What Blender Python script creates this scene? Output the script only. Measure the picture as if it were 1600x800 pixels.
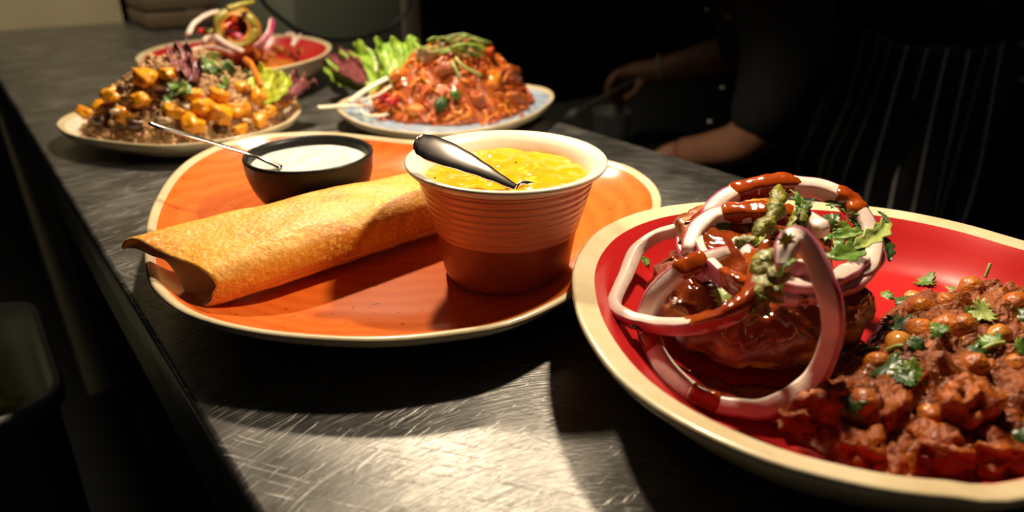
import bpy, bmesh, math, random
from mathutils import Vector, Matrix, Quaternion, noise as mn

for _o in list(bpy.data.objects):
    bpy.data.objects.remove(_o)
SC = bpy.context.scene
COL = SC.collection
R = random.Random(7)
PI = math.pi

# ------------------------------------------------------------------ camera
FPX, PITCH, YAW, EYE = 1080.0, math.radians(25.71), math.radians(38.31), 0.20
cd = bpy.data.cameras.new('camera')
cam = bpy.data.objects.new('camera', cd)
COL.objects.link(cam)
cd.sensor_fit = 'HORIZONTAL'
cd.sensor_width = 36
cd.lens = FPX / 1600 * 36
cd.clip_start = 0.01
cam.location = (0, 0, EYE)
cam.rotation_euler = (PI / 2 - PITCH, 0, -YAW)
cd.dof.use_dof = True
cd.dof.focus_distance = 0.37
cd.dof.aperture_fstop = 5.6
SC.camera = cam
# ------------------------------------------------------------------ world, lamps, exposure
w = bpy.data.worlds.new('world')
SC.world = w
w.use_nodes = True
w.node_tree.nodes['Background'].inputs[0].default_value = (0.75, 0.85, 1.0, 1)
w.node_tree.nodes['Background'].inputs[1].default_value = 0.006


def spot(name, loc, target, power, size, angle, blend=0.5, col=(1.0, 0.81, 0.58)):
    l = bpy.data.lights.new(name, 'SPOT')
    l.energy = power
    l.color = col
    l.shadow_soft_size = size
    l.spot_size = math.radians(angle)
    l.spot_blend = blend
    o = bpy.data.objects.new(name, l)
    COL.objects.link(o)
    o.location = loc
    o.rotation_euler = (Vector(target) - Vector(loc)).to_track_quat('-Z', 'Y').to_euler()
    return o


spot('heat_lamp_light', (0.37, 0.265, 0.36), (0.24, 0.26, 0.0), 7.0, 0.016, 130, 0.6)
spot('heat_lamp_light', (0.34, 0.70, 0.50), (0.26, 0.60, 0.0), 16.0, 0.020, 125, 0.6)
spot('kitchen_fill_light', (1.1, 0.2, 1.5), (1.1, 0.8, -0.1), 1.5, 0.15, 90, 0.8, (1.0, 0.8, 0.6))  # added fill that lifts the cook out of the dark, no known lamp
spot('kitchen_fill_light', (0.1, 1.2, 1.5), (0.4, 1.8, 0.1), 48.0, 0.15, 80, 0.9, (1.0, 0.85, 0.6))  # added fill to brighten the end wall, crate and cabinet, no known fixture
vs = SC.view_settings
vs.view_transform = 'Standard'
vs.look = 'None'
vs.exposure = 0.4
vs.gamma = 1.0
vs.use_curve_mapping = False

# ------------------------------------------------------------------ photo pixel -> world
CF = Vector((math.sin(YAW) * math.cos(PITCH), math.cos(YAW) * math.cos(PITCH), -math.sin(PITCH)))
CR = Vector((math.cos(YAW), -math.sin(YAW), 0))
CU = CR.cross(CF)
CO = Vector((0, 0, EYE))


def ray(px, py):
    return CF + CR * ((px - 800) / FPX) + CU * ((400 - py) / FPX)


def at(px, py, z):
    d = ray(px, py)
    return CO + d * ((z - EYE) / d.z)


def atd(px, py, dist):
    return CO + ray(px, py).normalized() * dist


def upd():
    bpy.context.view_layer.update()


def hit(px, py, only=None):
    dg = bpy.context.evaluated_depsgraph_get()
    ok, loc, nor, idx, ob, mt = SC.ray_cast(dg, CO, ray(px, py).normalized())
    return (loc, nor) if ok else (None, None)


def drop(x, y, z=0.4):
    dg = bpy.context.evaluated_depsgraph_get()
    ok, loc, nor, idx, ob, mt = SC.ray_cast(dg, Vector((x, y, z)), Vector((0, 0, -1)))
    return (loc, nor) if ok else (Vector((x, y, 0)), Vector((0, 0, 1)))


# ------------------------------------------------------------------ materials
def mat(name, c1, c2=None, scale=30.0, detail=4.0, rough=0.5, metal=0.0, bump=0.0, bscale=None, sss=0.0,
        coat=0.0, lo=0.35, hi=0.65, emit=None, trans=0.0, c3=None, c3scale=None, c3lo=0.62, c3hi=0.68, bdist=0.002, rough2=None, spec=None, stretch=None):
    m = bpy.data.materials.new(name)
    m.use_nodes = True
    nt = m.node_tree
    b = nt.nodes['Principled BSDF']
    b.inputs['Base Color'].default_value = (*c1, 1)
    b.inputs['Roughness'].default_value = rough
    b.inputs['Metallic'].default_value = metal
    if spec is not None:
        b.inputs['Specular IOR Level'].default_value = spec
    if coat:
        b.inputs['Coat Weight'].default_value = coat
        b.inputs['Coat Roughness'].default_value = 0.12
    if sss:
        b.inputs['Subsurface Weight'].default_value = sss
        b.inputs['Subsurface Scale'].default_value = 0.004
        b.inputs['Subsurface Radius'].default_value = (1.0, 0.5, 0.25)
    if trans:
        b.inputs['Transmission Weight'].default_value = trans
    tc = nt.nodes.new('ShaderNodeTexCoord')
    src = tc.outputs['Object']
    if stretch:
        mp = nt.nodes.new('ShaderNodeMapping')
        mp.inputs['Scale'].default_value = stretch
        nt.links.new(src, mp.inputs[0])
        src = mp.outputs[0]

    def noi(sc, det):
        n = nt.nodes.new('ShaderNodeTexNoise')
        n.inputs['Scale'].default_value = sc
        n.inputs['Detail'].default_value = det
        nt.links.new(src, n.inputs['Vector'])
        return n

    def ramp(a, lo_, hi_, ca, cb):
        r = nt.nodes.new('ShaderNodeValToRGB')
        r.color_ramp.elements[0].position = lo_
        r.color_ramp.elements[1].position = hi_
        r.color_ramp.elements[0].color = (*ca, 1)
        r.color_ramp.elements[1].color = (*cb, 1)
        nt.links.new(a, r.inputs[0])
        return r
    if c2 is not None:
        n = noi(scale, detail)
        r = ramp(n.outputs[0], lo, hi, c1, c2)
        out = r.outputs[0]
        if c3 is not None:
            n3 = noi(c3scale or scale * 4, 2)
            r3 = ramp(n3.outputs[0], c3lo, c3hi, (0, 0, 0), (1, 1, 1))
            mx = nt.nodes.new('ShaderNodeMix')
            mx.data_type = 'RGBA'
            nt.links.new(r3.outputs[0], mx.inputs[0])
            nt.links.new(out, mx.inputs[6])
            mx.inputs[7].default_value = (*c3, 1)
            out = mx.outputs[2]
        nt.links.new(out, b.inputs['Base Color'])
        if rough2 is not None:
            mr = nt.nodes.new('ShaderNodeMapRange')
            mr.inputs[1].default_value = lo
            mr.inputs[2].default_value = hi
            mr.inputs[3].default_value = rough
            mr.inputs[4].default_value = rough2
            nt.links.new(n.outputs[0], mr.inputs[0])
            nt.links.new(mr.outputs[0], b.inputs['Roughness'])
    if bump:
        nb = noi(bscale or scale * 2, 6)
        bp = nt.nodes.new('ShaderNodeBump')
        bp.inputs['Strength'].default_value = bump
        bp.inputs['Distance'].default_value = bdist
        nt.links.new(nb.outputs[0], bp.inputs['Height'])
        nt.links.new(bp.outputs[0], b.inputs['Normal'])
    return m


def steel_mat():
    m = bpy.data.materials.new('scratched_steel')
    m.use_nodes = True
    nt = m.node_tree
    N, L = nt.nodes, nt.links
    b = N['Principled BSDF']
    b.inputs['Metallic'].default_value = 0.92
    tc = N.new('ShaderNodeTexCoord')

    def layer(angle, sx, sy, det, lo, hi, warp=0.0, wscale=3.0):
        mp = N.new('ShaderNodeMapping')
        mp.inputs['Rotation'].default_value = (0, 0, math.radians(angle))
        src = tc.outputs['Object']
        if warp:
            nw = N.new('ShaderNodeTexNoise')
            nw.inputs['Scale'].default_value = wscale
            nw.inputs['Detail'].default_value = 0
            L.new(src, nw.inputs['Vector'])
            ad = N.new('ShaderNodeVectorMath')
            ad.operation = 'MULTIPLY_ADD'
            L.new(nw.outputs['Color'], ad.inputs[0])
            ad.inputs[1].default_value = (warp, warp, 0)
            L.new(src, ad.inputs[2])
            src = ad.outputs[0]
        L.new(src, mp.inputs[0])
        m2 = N.new('ShaderNodeMapping')
        m2.inputs['Scale'].default_value = (sx, sy, 1)
        L.new(mp.outputs[0], m2.inputs[0])
        n = N.new('ShaderNodeTexNoise')
        n.inputs['Scale'].default_value = 1
        n.inputs['Detail'].default_value = det
        L.new(m2.outputs[0], n.inputs['Vector'])
        mr = N.new('ShaderNodeMapRange')
        mr.inputs[1].default_value = lo
        mr.inputs[2].default_value = hi
        L.new(n.outputs[0], mr.inputs[0])
        return mr.outputs[0]

    def arcs(cx, cy, sr, sa, det, lo, hi, seed):
        """polishing arcs: noise stretched along circles about (cx, cy)"""
        sp = N.new('ShaderNodeSeparateXYZ')
        L.new(tc.outputs['Object'], sp.inputs[0])
        dx = math_('SUBTRACT', sp.outputs[0], cx)
        dy = math_('SUBTRACT', sp.outputs[1], cy)
        rad = math_('SQRT', math_('ADD', math_('MULTIPLY', dx, dx), math_('MULTIPLY', dy, dy)), 0.0)
        ang = math_('ARCTAN2', dy, dx)
        cb = N.new('ShaderNodeCombineXYZ')
        L.new(math_('MULTIPLY', rad, sr), cb.inputs[0])
        L.new(math_('MULTIPLY', ang, sa), cb.inputs[1])
        cb.inputs[2].default_value = seed
        n = N.new('ShaderNodeTexNoise')
        n.inputs['Scale'].default_value = 1
        n.inputs['Detail'].default_value = det
        L.new(cb.outputs[0], n.inputs['Vector'])
        mr = N.new('ShaderNodeMapRange')
        mr.inputs[1].default_value = lo
        mr.inputs[2].default_value = hi
        L.new(n.outputs[0], mr.inputs[0])
        return mr.outputs[0]

    def math_(op, a, c):
        q = N.new('ShaderNodeMath')
        q.operation = op
        for i, v in enumerate((a, c)):
            if isinstance(v, (int, float)):
                q.inputs[i].default_value = v
            else:
                L.new(v, q.inputs[i])
        return q.outputs[0]
    s1 = arcs(-0.179, -0.584, 1100, 7, 3, 0.42, 0.72, 0.0)     # brushed arcs
    s2 = math_('MAXIMUM', arcs(-0.179, -0.584, 620, 6, 2, 0.60, 0.68, 4.0), arcs(-0.10, -0.66, 560, 9, 2, 0.63, 0.69, 9.0))    # single bright scratches
    s3 = layer(62, 24, 700, 2, 0.62, 0.68, 0.10, 4.0)
    s4 = layer(-15, 30, 800, 2, 0.66, 0.71, 0.08, 4.0)
    blot = layer(0, 22, 22, 5, 0.35, 0.7)
    fine = layer(0, 90, 90, 4, 0.4, 0.7)
    sc = math_('MAXIMUM', s2, math_('MAXIMUM', s3, s4))
    hgt = math_('ADD', math_('MULTIPLY', s1, 0.6), sc)
    bp = N.new('ShaderNodeBump')
    bp.inputs['Strength'].default_value = 0.42
    bp.inputs['Distance'].default_value = 0.0006
    L.new(hgt, bp.inputs['Height'])
    L.new(bp.outputs[0], b.inputs['Normal'])
    r = math_('ADD', 0.33, math_('ADD', math_('MULTIPLY', blot, 0.14), math_('MULTIPLY', sc, 0.10)))
    L.new(r, b.inputs['Roughness'])
    cr = N.new('ShaderNodeValToRGB')
    cr.color_ramp.elements[0].color = (0.13, 0.126, 0.118, 1)
    cr.color_ramp.elements[1].color = (0.44, 0.43, 0.405, 1)
    L.new(math_('ADD', math_('MULTIPLY', s1, 0.35), math_('ADD', math_('MULTIPLY', blot, 0.3), math_('ADD', math_('MULTIPLY', sc, 0.45), math_('MULTIPLY', fine, 0.12)))), cr.inputs[0])
    L.new(cr.outputs[0], b.inputs['Base Color'])
    return m


def glaze_mat(name, ca, cb, speck, ring=60.0, rough=0.22, specks=True, dist=3.0):
    """hand-brushed glaze: rings of brush marks round the plate's centre, dark specks"""
    m = bpy.data.materials.new(name)
    m.use_nodes = True
    nt = m.node_tree
    N, L = nt.nodes, nt.links
    b = N['Principled BSDF']
    b.inputs['Roughness'].default_value = rough
    tc = N.new('ShaderNodeTexCoord')
    wv = N.new('ShaderNodeTexWave')
    wv.wave_type = 'RINGS'
    wv.rings_direction = 'Z'
    wv.inputs['Scale'].default_value = ring
    wv.inputs['Distortion'].default_value = dist
    wv.inputs['Detail'].default_value = 4
    wv.inputs['Detail Scale'].default_value = 1.2
    L.new(tc.outputs['Object'], wv.inputs['Vector'])
    cr = N.new('ShaderNodeValToRGB')
    cr.color_ramp.elements[0].color = (*ca, 1)
    cr.color_ramp.elements[1].color = (*cb, 1)
    L.new(wv.outputs[0], cr.inputs[0])
    out = cr.outputs[0]
    if specks:
        mp = N.new('ShaderNodeMapping')
        mp.inputs['Scale'].default_value = (170, 400, 100)
        L.new(tc.outputs['Object'], mp.inputs[0])
        n = N.new('ShaderNodeTexNoise')
        n.inputs['Scale'].default_value = 1
        L.new(mp.outputs[0], n.inputs['Vector'])
        r2 = N.new('ShaderNodeValToRGB')
        r2.color_ramp.elements[0].position = 0.685
        r2.color_ramp.elements[1].position = 0.715
        L.new(n.outputs[0], r2.inputs[0])
        mx = N.new('ShaderNodeMix')
        mx.data_type = 'RGBA'
        L.new(r2.outputs[0], mx.inputs[0])
        L.new(out, mx.inputs[6])
        mx.inputs[7].default_value = (*speck, 1)
        out = mx.outputs[2]
    L.new(out, b.inputs['Base Color'])
    b.inputs['Coat Weight'].default_value = 0.35
    b.inputs['Coat Roughness'].default_value = 0.15
    return m


M = {}
M['steel'] = steel_mat()
M['edge_steel'] = mat('dull_steel', (0.16, 0.15, 0.13), (0.10, 0.095, 0.085), 25, rough=0.5, metal=0.8)
M['cream'] = mat('cream_stoneware', (0.66, 0.56, 0.36), (0.56, 0.45, 0.26), 40, rough=0.3, coat=0.2, c3=(0.20, 0.13, 0.07), c3scale=320, c3lo=0.74, c3hi=0.8)
M['orange'] = glaze_mat('orange_brushed_glaze', (0.68, 0.122, 0.014), (0.74, 0.152, 0.020), (0.10, 0.015, 0.005), 24, 0.26, dist=5.0)
M['red'] = glaze_mat('red_glaze', (0.46, 0.012, 0.013), (0.475, 0.013, 0.014), (0.2, 0.01, 0.01), 30, 0.34, False)
M['blue'] = glaze_mat('pale_blue_glaze', (0.24, 0.34, 0.46), (0.38, 0.46, 0.54), (0.15, 0.1, 0.08), 30, 0.3)
M['whiteglaze'] = glaze_mat('off_white_glaze', (0.66, 0.60, 0.46), (0.75, 0.70, 0.58), (0.6, 0.1, 0.08), 18, 0.3)
M['terra'] = mat('terracotta_glaze', (0.72, 0.29, 0.15), (0.62, 0.22, 0.105), 60, rough=0.3, coat=0.25, stretch=(0.3, 0.3, 4))
M['terra_dark'] = mat('dark_terracotta_glaze', (0.36, 0.095, 0.040), (0.28, 0.068, 0.028), 50, rough=0.4, coat=0.1)
M['bowlwhite'] = mat('ivory_glaze', (0.78, 0.74, 0.60), (0.70, 0.64, 0.48), 30, rough=0.22, coat=0.3)
M['black'] = mat('black_stoneware', (0.010, 0.009, 0.008), (0.015, 0.013, 0.012), 60, rough=0.38, spec=0.25, bump=0.1, bscale=200)
M['chutney'] = mat('coconut_chutney', (0.70, 0.74, 0.66), (0.62, 0.66, 0.56), 120, rough=0.3, bump=0.35, bscale=160, sss=0.1)
M['dal'] = mat('yellow_lentil_soup', (0.80, 0.36, 0.008), (0.74, 0.29, 0.006), 70, rough=0.16, bump=0.5, bscale=120, c3=(0.84, 0.48, 0.04), c3scale=150, c3lo=0.6, c3hi=0.7)
M['dosa'] = mat('toasted_crepe', (0.74, 0.34, 0.026), (0.54, 0.18, 0.010), 42, 8, rough=0.5, bump=0.7, bscale=320, c3=(0.82, 0.46, 0.07), c3scale=420, c3lo=0.5, c3hi=0.66, lo=0.4, hi=0.68, bdist=0.001)
M['dosa_in'] = mat('pale_crepe_inside', (0.82, 0.64, 0.36), (0.76, 0.55, 0.27), 60, rough=0.6, bump=0.3, bscale=250, sss=0.1)
M['chrome'] = mat('spoon_steel', (0.62, 0.56, 0.50), (0.52, 0.46, 0.40), 40, rough=0.16, metal=1.0)
M['fried'] = mat('fried_potato_crust', (0.60, 0.24, 0.030), (0.36, 0.10, 0.012), 90, 6, rough=0.3, bump=0.9, bscale=220, coat=0.25, lo=0.4, hi=0.7, c3=(0.17, 0.026, 0.005), c3scale=38, c3lo=0.42, c3hi=0.52)
M['fried_dry'] = mat('dry_fried_crust', (0.60, 0.27, 0.04), (0.42, 0.14, 0.016), 90, 6, rough=0.45, bump=0.5, bscale=220)
M['sauce'] = mat('dark_red_brown_sauce', (0.155, 0.020, 0.004), (0.24, 0.042, 0.006), 60, rough=0.07, coat=0.6, bump=0.25, bscale=90)
M['sauce_lt'] = mat('orange_red_sauce', (0.34, 0.060, 0.004), (0.22, 0.026, 0.003), 90, rough=0.08, coat=0.6, bump=0.2, bscale=120)
M['onion'] = mat('raw_onion_flesh', (0.74, 0.63, 0.53), (0.70, 0.53, 0.47), 60, rough=0.32, sss=0.25, coat=0.08, bump=0.15, bscale=300)
M['skin_on'] = mat('purple_onion_skin', (0.36, 0.020, 0.10), (0.58, 0.22, 0.26), 50, rough=0.32, coat=0.05)
M['greench'] = mat('green_chutney', (0.13, 0.135, 0.008), (0.23, 0.20, 0.016), 220, rough=0.3, bump=0.7, bscale=420, coat=0.05, c3=(0.035, 0.055, 0.008), c3scale=300, c3lo=0.55, c3hi=0.65)
M['leaf'] = mat('coriander_leaf', (0.050, 0.135, 0.012), (0.13, 0.23, 0.030), 130, rough=0.4, sss=0.05, bump=0.3, bscale=250)
M['leaf_lt'] = mat('pale_herb', (0.24, 0.32, 0.06), (0.34, 0.40, 0.11), 130, rough=0.4, bump=0.3, bscale=250)
M['leaf_dk'] = mat('dark_herb', (0.018, 0.050, 0.008), (0.04, 0.09, 0.012), 130, rough=0.35, bump=0.3, bscale=250)
M['curry'] = mat('chickpea_curry_gravy', (0.28, 0.070, 0.008), (0.145, 0.029, 0.005), 75, 8, rough=0.2, coat=0.0, spec=0.45, bump=1.0, bscale=330, c3=(0.44, 0.13, 0.012), c3scale=150, c3lo=0.55, c3hi=0.72, bdist=0.003)
M['chickpea'] = mat('chickpea_in_sauce', (0.50, 0.155, 0.014), (0.34, 0.08, 0.010), 110, rough=0.28, coat=0.2, bump=0.8, bscale=330)
M['chickpea_lt'] = mat('pale_chickpea', (0.62, 0.28, 0.045), (0.46, 0.14, 0.016), 100, rough=0.22, coat=0.4, bump=0.3, bscale=200)
M['chunk'] = mat('cooked_vegetable_chunk', (0.36, 0.088, 0.008), (0.21, 0.040, 0.005), 110, rough=0.2, spec=0.3, coat=0.0, bump=1.0, bscale=330)
M['rice'] = mat('brown_rice_grain', (0.60, 0.38, 0.18), (0.46, 0.26, 0.10), 90, rough=0.45)
M['ricebase'] = mat('packed_grain', (0.34, 0.19, 0.07), (0.18, 0.09, 0.03), 160, rough=0.6, bump=0.8, bscale=300)
M['potato'] = mat('turmeric_potato', (0.80, 0.34, 0.006), (0.66, 0.22, 0.006), 90, rough=0.35, bump=0.5, bscale=180, coat=0.15)
M['aub'] = mat('dark_roast_vegetable', (0.045, 0.018, 0.012), (0.09, 0.03, 0.018), 80, rough=0.3, coat=0.3)
M['paleon'] = mat('cooked_onion_piece', (0.62, 0.46, 0.27), (0.52, 0.36, 0.19), 80, rough=0.3, coat=0.2, sss=0.1)
M['pinkbean'] = mat('pink_grain', (0.42, 0.18, 0.12), (0.30, 0.11, 0.07), 80, rough=0.4)
M['carrot'] = mat('carrot_shred', (0.74, 0.23, 0.014), (0.62, 0.14, 0.010), 90, rough=0.3, coat=0.3, sss=0.1)
M['carrot_red'] = mat('chilli_red_shred', (0.58, 0.10, 0.010), (0.44, 0.06, 0.008), 90, rough=0.28, coat=0.3)
M['fritter'] = mat('spicy_fritter_base', (0.48, 0.12, 0.012), (0.26, 0.045, 0.008), 110, rough=0.35, bump=0.9, bscale=240, coat=0.3)
M['tomato'] = mat('tomato_flesh', (0.62, 0.020, 0.010), (0.50, 0.014, 0.010), 60, rough=0.15, coat=0.5, sss=0.1)
M['lettuce'] = mat('green_lettuce', (0.17, 0.34, 0.022), (0.30, 0.44, 0.045), 70, rough=0.4, bump=0.4, bscale=150)
M['lettuce_y'] = mat('yellow_green_lettuce', (0.48, 0.52, 0.035), (0.34, 0.44, 0.03), 70, rough=0.4, bump=0.4, bscale=150)
M['lettuce_p'] = mat('purple_lettuce', (0.13, 0.028, 0.035), (0.22, 0.06, 0.06), 90, rough=0.4, bump=0.4, bscale=150)
M['whitestrip'] = mat('white_cabbage_strip', (0.74, 0.72, 0.56), (0.66, 0.62, 0.44), 60, rough=0.35, sss=0.1)
M['chutneyring'] = mat('olive_chutney', (0.22, 0.20, 0.03), (0.32, 0.28, 0.05), 150, rough=0.3, bump=0.6, bscale=300)
M['wallpaint'] = mat('cream_wall_paint', (0.62, 0.54, 0.36), (0.55, 0.47, 0.31), 6, rough=0.7)
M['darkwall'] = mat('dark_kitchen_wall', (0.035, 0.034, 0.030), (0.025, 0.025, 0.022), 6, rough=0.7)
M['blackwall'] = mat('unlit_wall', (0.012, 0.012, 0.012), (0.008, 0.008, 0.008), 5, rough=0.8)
M['greypanel'] = mat('green_grey_enamel', (0.24, 0.26, 0.20), (0.21, 0.23, 0.175), 4, rough=0.55)
M['post'] = mat('grey_brown_metal', (0.22, 0.19, 0.14), (0.17, 0.15, 0.11), 8, rough=0.5)
M['rubber'] = mat('black_rubber', (0.012, 0.012, 0.013), (0.02, 0.02, 0.02), 20, rough=0.5)
M['wood'] = mat('worn_brown_wood', (0.24, 0.17, 0.11), (0.15, 0.10, 0.06), 18, 6, rough=0.55, stretch=(0.4, 1, 8))
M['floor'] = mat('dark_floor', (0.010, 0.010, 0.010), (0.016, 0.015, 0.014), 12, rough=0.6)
M['skin'] = mat('skin', (0.36, 0.17, 0.095), (0.31, 0.14, 0.08), 30, rough=0.5, sss=0.1)
M['blackcloth'] = mat('black_cotton', (0.010, 0.010, 0.011), (0.014, 0.014, 0.015), 60, rough=0.85, bump=0.2, bscale=400)
M['apron'] = mat('charcoal_apron_cloth', (0.030, 0.032, 0.038), (0.022, 0.023, 0.027), 50, rough=0.85)
M['stripe'] = mat('pale_apron_stripe', (0.76, 0.74, 0.70), (0.66, 0.64, 0.60), 60, rough=0.85)
M['hair'] = mat('dark_hair', (0.012, 0.009, 0.007), (0.02, 0.014, 0.01), 90, rough=0.5)
M['button'] = mat('pearl_stud', (0.60, 0.55, 0.48), (0.5, 0.45, 0.4), 90, rough=0.25)
M['binplastic'] = mat('cloudy_white_plastic', (0.36, 0.37, 0.33), (0.30, 0.31, 0.27), 10, rough=0.45)
M['peel'] = mat('green_yellow_peel', (0.30, 0.36, 0.10), (0.42, 0.36, 0.10), 20, rough=0.45)
M['tub'] = mat('clear_tub_plastic', (0.62, 0.64, 0.62), (0.55, 0.57, 0.55), 30, rough=0.25, trans=0.55)
M['eye'] = mat('eye_white', (0.6, 0.58, 0.55), (0.55, 0.53, 0.5), 30, rough=0.2)


# ------------------------------------------------------------------ object helpers
def link(o, parent=None):
    COL.objects.link(o)
    if parent is not None:
        o.parent = parent
    return o


def tag(o, label=None, cat=None, group=None, kind=None):
    if label:
        o['label'] = label
    if cat:
        o['category'] = cat
    if group:
        o['group'] = group
    if kind:
        o['kind'] = kind
    return o


def empty(name, loc=(0, 0, 0)):
    o = bpy.data.objects.new(name, None)
    o.empty_display_size = 0.02
    o.location = loc
    return link(o)


def mesh(name, verts, faces, m, parent=None, smooth=True, origin=None, mats=None):
    """one mesh object; verts in world space, origin = world point of the object's origin (parents sit at identity or pure offset)"""
    me = bpy.data.meshes.new(name)
    og = Vector(origin) if origin is not None else Vector((0, 0, 0))
    me.from_pydata([tuple(Vector(v) - og) for v in verts], [], faces)
    if smooth:
        me.polygons.foreach_set('use_smooth', [True] * len(me.polygons))
    me.materials.append(m)
    for x in (mats or []):
        me.materials.append(x)
    me.update()
    o = bpy.data.objects.new(name, me)
    link(o, parent)
    if parent is not None:
        o.location = og - parent.location
    else:
        o.location = og
    return o


def box_data(x0, x1, y0, y1, z0, z1):
    v = [(x, y, z) for z in (z0, z1) for y in (y0, y1) for x in (x0, x1)]
    f = [(0, 2, 3, 1), (4, 5, 7, 6), (0, 1, 5, 4), (2, 6, 7, 3), (0, 4, 6, 2), (1, 3, 7, 5)]
    return v, f


def box(name, a, m, parent=None, bevel=0.0, seg=2):
    v, f = box_data(*a)
    c = ((a[0] + a[1]) / 2, (a[2] + a[3]) / 2, a[4])
    o = mesh(name, v, f, m, parent, smooth=False, origin=c)
    if bevel:
        b = o.modifiers.new('bevel', 'BEVEL')
        b.width = bevel
        b.segments = seg
        o.data.polygons.foreach_set('use_smooth', [True] * len(o.data.polygons))
        b.harden_normals = False
    return o


def catmull(pts, n, closed=False):
    pts = [Vector(p) for p in pts]
    k = len(pts)
    out = []
    segs = k if closed else k - 1
    for i in range(segs):
        if closed:
            p0, p1, p2, p3 = pts[(i - 1) % k], pts[i], pts[(i + 1) % k], pts[(i + 2) % k]
        else:
            p1, p2 = pts[i], pts[i + 1]
            p0 = pts[i - 1] if i else p1 * 2 - p2
            p3 = pts[i + 2] if i + 2 < k else p2 * 2 - p1
        for j in range(n):
            t = j / n
            out.append(0.5 * ((2 * p1) + (p2 - p0) * t + (2 * p0 - 5 * p1 + 4 * p2 - p3) * t * t + (3 * p1 - p0 - 3 * p2 + p3) * t ** 3))
    if not closed:
        out.append(pts[-1].copy())
    return out


def frames(path, up=None):
    """tangent, side, normal for each point; side = tangent x up, or parallel transport"""
    n = len(path)
    T = []
    for i in range(n):
        a, b = path[max(i - 1, 0)], path[min(i + 1, n - 1)]
        t = (b - a)
        T.append(t.normalized() if t.length > 1e-9 else Vector((1, 0, 0)))
    res = []
    if up is not None:
        for i, t in enumerate(T):
            u = up(i) if callable(up) else Vector(up)
            s = t.cross(u)
            s = s.normalized() if s.length > 1e-6 else t.orthogonal().normalized()
            res.append((t, s, s.cross(t).normalized()))
    else:
        s = T[0].orthogonal().normalized()
        for i, t in enumerate(T):
            s = (s - t * s.dot(t)).normalized()
            res.append((t, s, s.cross(t).normalized()))
    return res


def tube_data(path, ra, rb=None, n=8, up=None, caps=True, jit=0.0, rnd=None, power=1.0):
    """ra along side, rb along normal; numbers or functions of t in 0..1"""
    rb = ra if rb is None else rb
    fa = ra if callable(ra) else (lambda t: ra)
    fb = rb if callable(rb) else (lambda t: rb)
    V, F = [], []
    fr = frames(path, up)
    k = len(path)

    def pw(x):
        return math.copysign(abs(x) ** power, x)
    for i, p in enumerate(path):
        t, s, nn = fr[i]
        u = i / (k - 1)
        a, b = fa(u), fb(u)
        for j in range(n):
            th = 2 * PI * j / n
            q = 1 + (rnd.uniform(-jit, jit) if jit else 0)
            V.append(p + s * (a * pw(math.cos(th)) * q) + nn * (b * pw(math.sin(th)) * q))
    for i in range(k - 1):
        for j in range(n):
            a0, a1 = i * n + j, i * n + (j + 1) % n
            F.append((a0, a1, a1 + n, a0 + n))
    if caps:
        F.append(tuple(range(n - 1, -1, -1)))
        F.append(tuple(range((k - 1) * n, k * n)))
    return V, F


def tube(name, pts, ra, m, parent=None, rb=None, n=8, sub=6, up=None, origin=None, power=1.0, closed=False):
    path = catmull(pts, sub) if sub > 1 else [Vector(p) for p in pts]
    v, f = tube_data(path, ra, rb, n, up, power=power)
    return mesh(name, v, f, m, parent, origin=origin if origin is not None else path[0])


def lathe_data(prof, c, n=64, wob=None):
    V, F = [], []
    for (r, z) in prof:
        for j in range(n):
            th = 2 * PI * j / n
            rr = r * (wob(th) if wob else 1)
            V.append((c[0] + rr * math.cos(th), c[1] + rr * math.sin(th), c[2] + z))
    for i in range(len(prof) - 1):
        for j in range(n):
            a, b = i * n + j, i * n + (j + 1) % n
            F.append((a, b, b + n, a + n))
    return V, F


def lathe(name, prof, c, m, parent=None, n=64, capb=False, capt=False):
    V, F = lathe_data(prof, c, n)
    if capb:
        F.append(tuple(range(n - 1, -1, -1)))
    if capt:
        k = len(prof) - 1
        F.append(tuple(range(k * n, k * n + n)))
    return mesh(name, V, F, m, parent, origin=c)


_ico = {}


def ico(sub):
    if sub not in _ico:
        bm = bmesh.new()
        bmesh.ops.create_icosphere(bm, subdivisions=sub, radius=1.0)
        bm.verts.ensure_lookup_table()
        _ico[sub] = ([v.co.copy() for v in bm.verts], [tuple(x.index for x in f.verts) for f in bm.faces])
        bm.free()
    return _ico[sub]


def blob_data(size, seed=0, amp=0.15, freq=1.5, sub=2, boxy=0.0):
    vs_, fs = ico(sub)
    sx, sy, sz = size
    off = Vector((seed * 7.31, seed * 3.17, seed * 1.73))
    out = []
    for v in vs_:
        p = v.copy()
        if boxy:
            mx = max(abs(p.x), abs(p.y), abs(p.z))
            p = p.lerp(p / mx * 0.85, boxy)
        k = 1 + amp * mn.fractal(v * freq + off, 1.0, 2.0, 3)
        p = p * k
        out.append(Vector((p.x * sx, p.y * sy, p.z * sz)))
    return out, fs


def blob_mesh(name, size, m, seed=0, amp=0.15, freq=1.5, sub=2, boxy=0.0):
    v, f = blob_data(size, seed, amp, freq, sub, boxy)
    me = bpy.data.meshes.new(name)
    me.from_pydata([tuple(x) for x in v], [], f)
    me.polygons.foreach_set('use_smooth', [True] * len(me.polygons))
    me.materials.append(m)
    return me


def inst(name, me, loc, rot=(0, 0, 0), sc=1.0, parent=None):
    o = bpy.data.objects.new(name, me)
    link(o, parent)
    o.location = Vector(loc) - (parent.location if parent else Vector())
    if isinstance(rot, Quaternion):
        o.rotation_mode = 'QUATERNION'
        o.rotation_quaternion = rot
    else:
        o.rotation_euler = rot
    o.scale = (sc, sc, sc) if isinstance(sc, (int, float)) else sc
    return o


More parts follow.
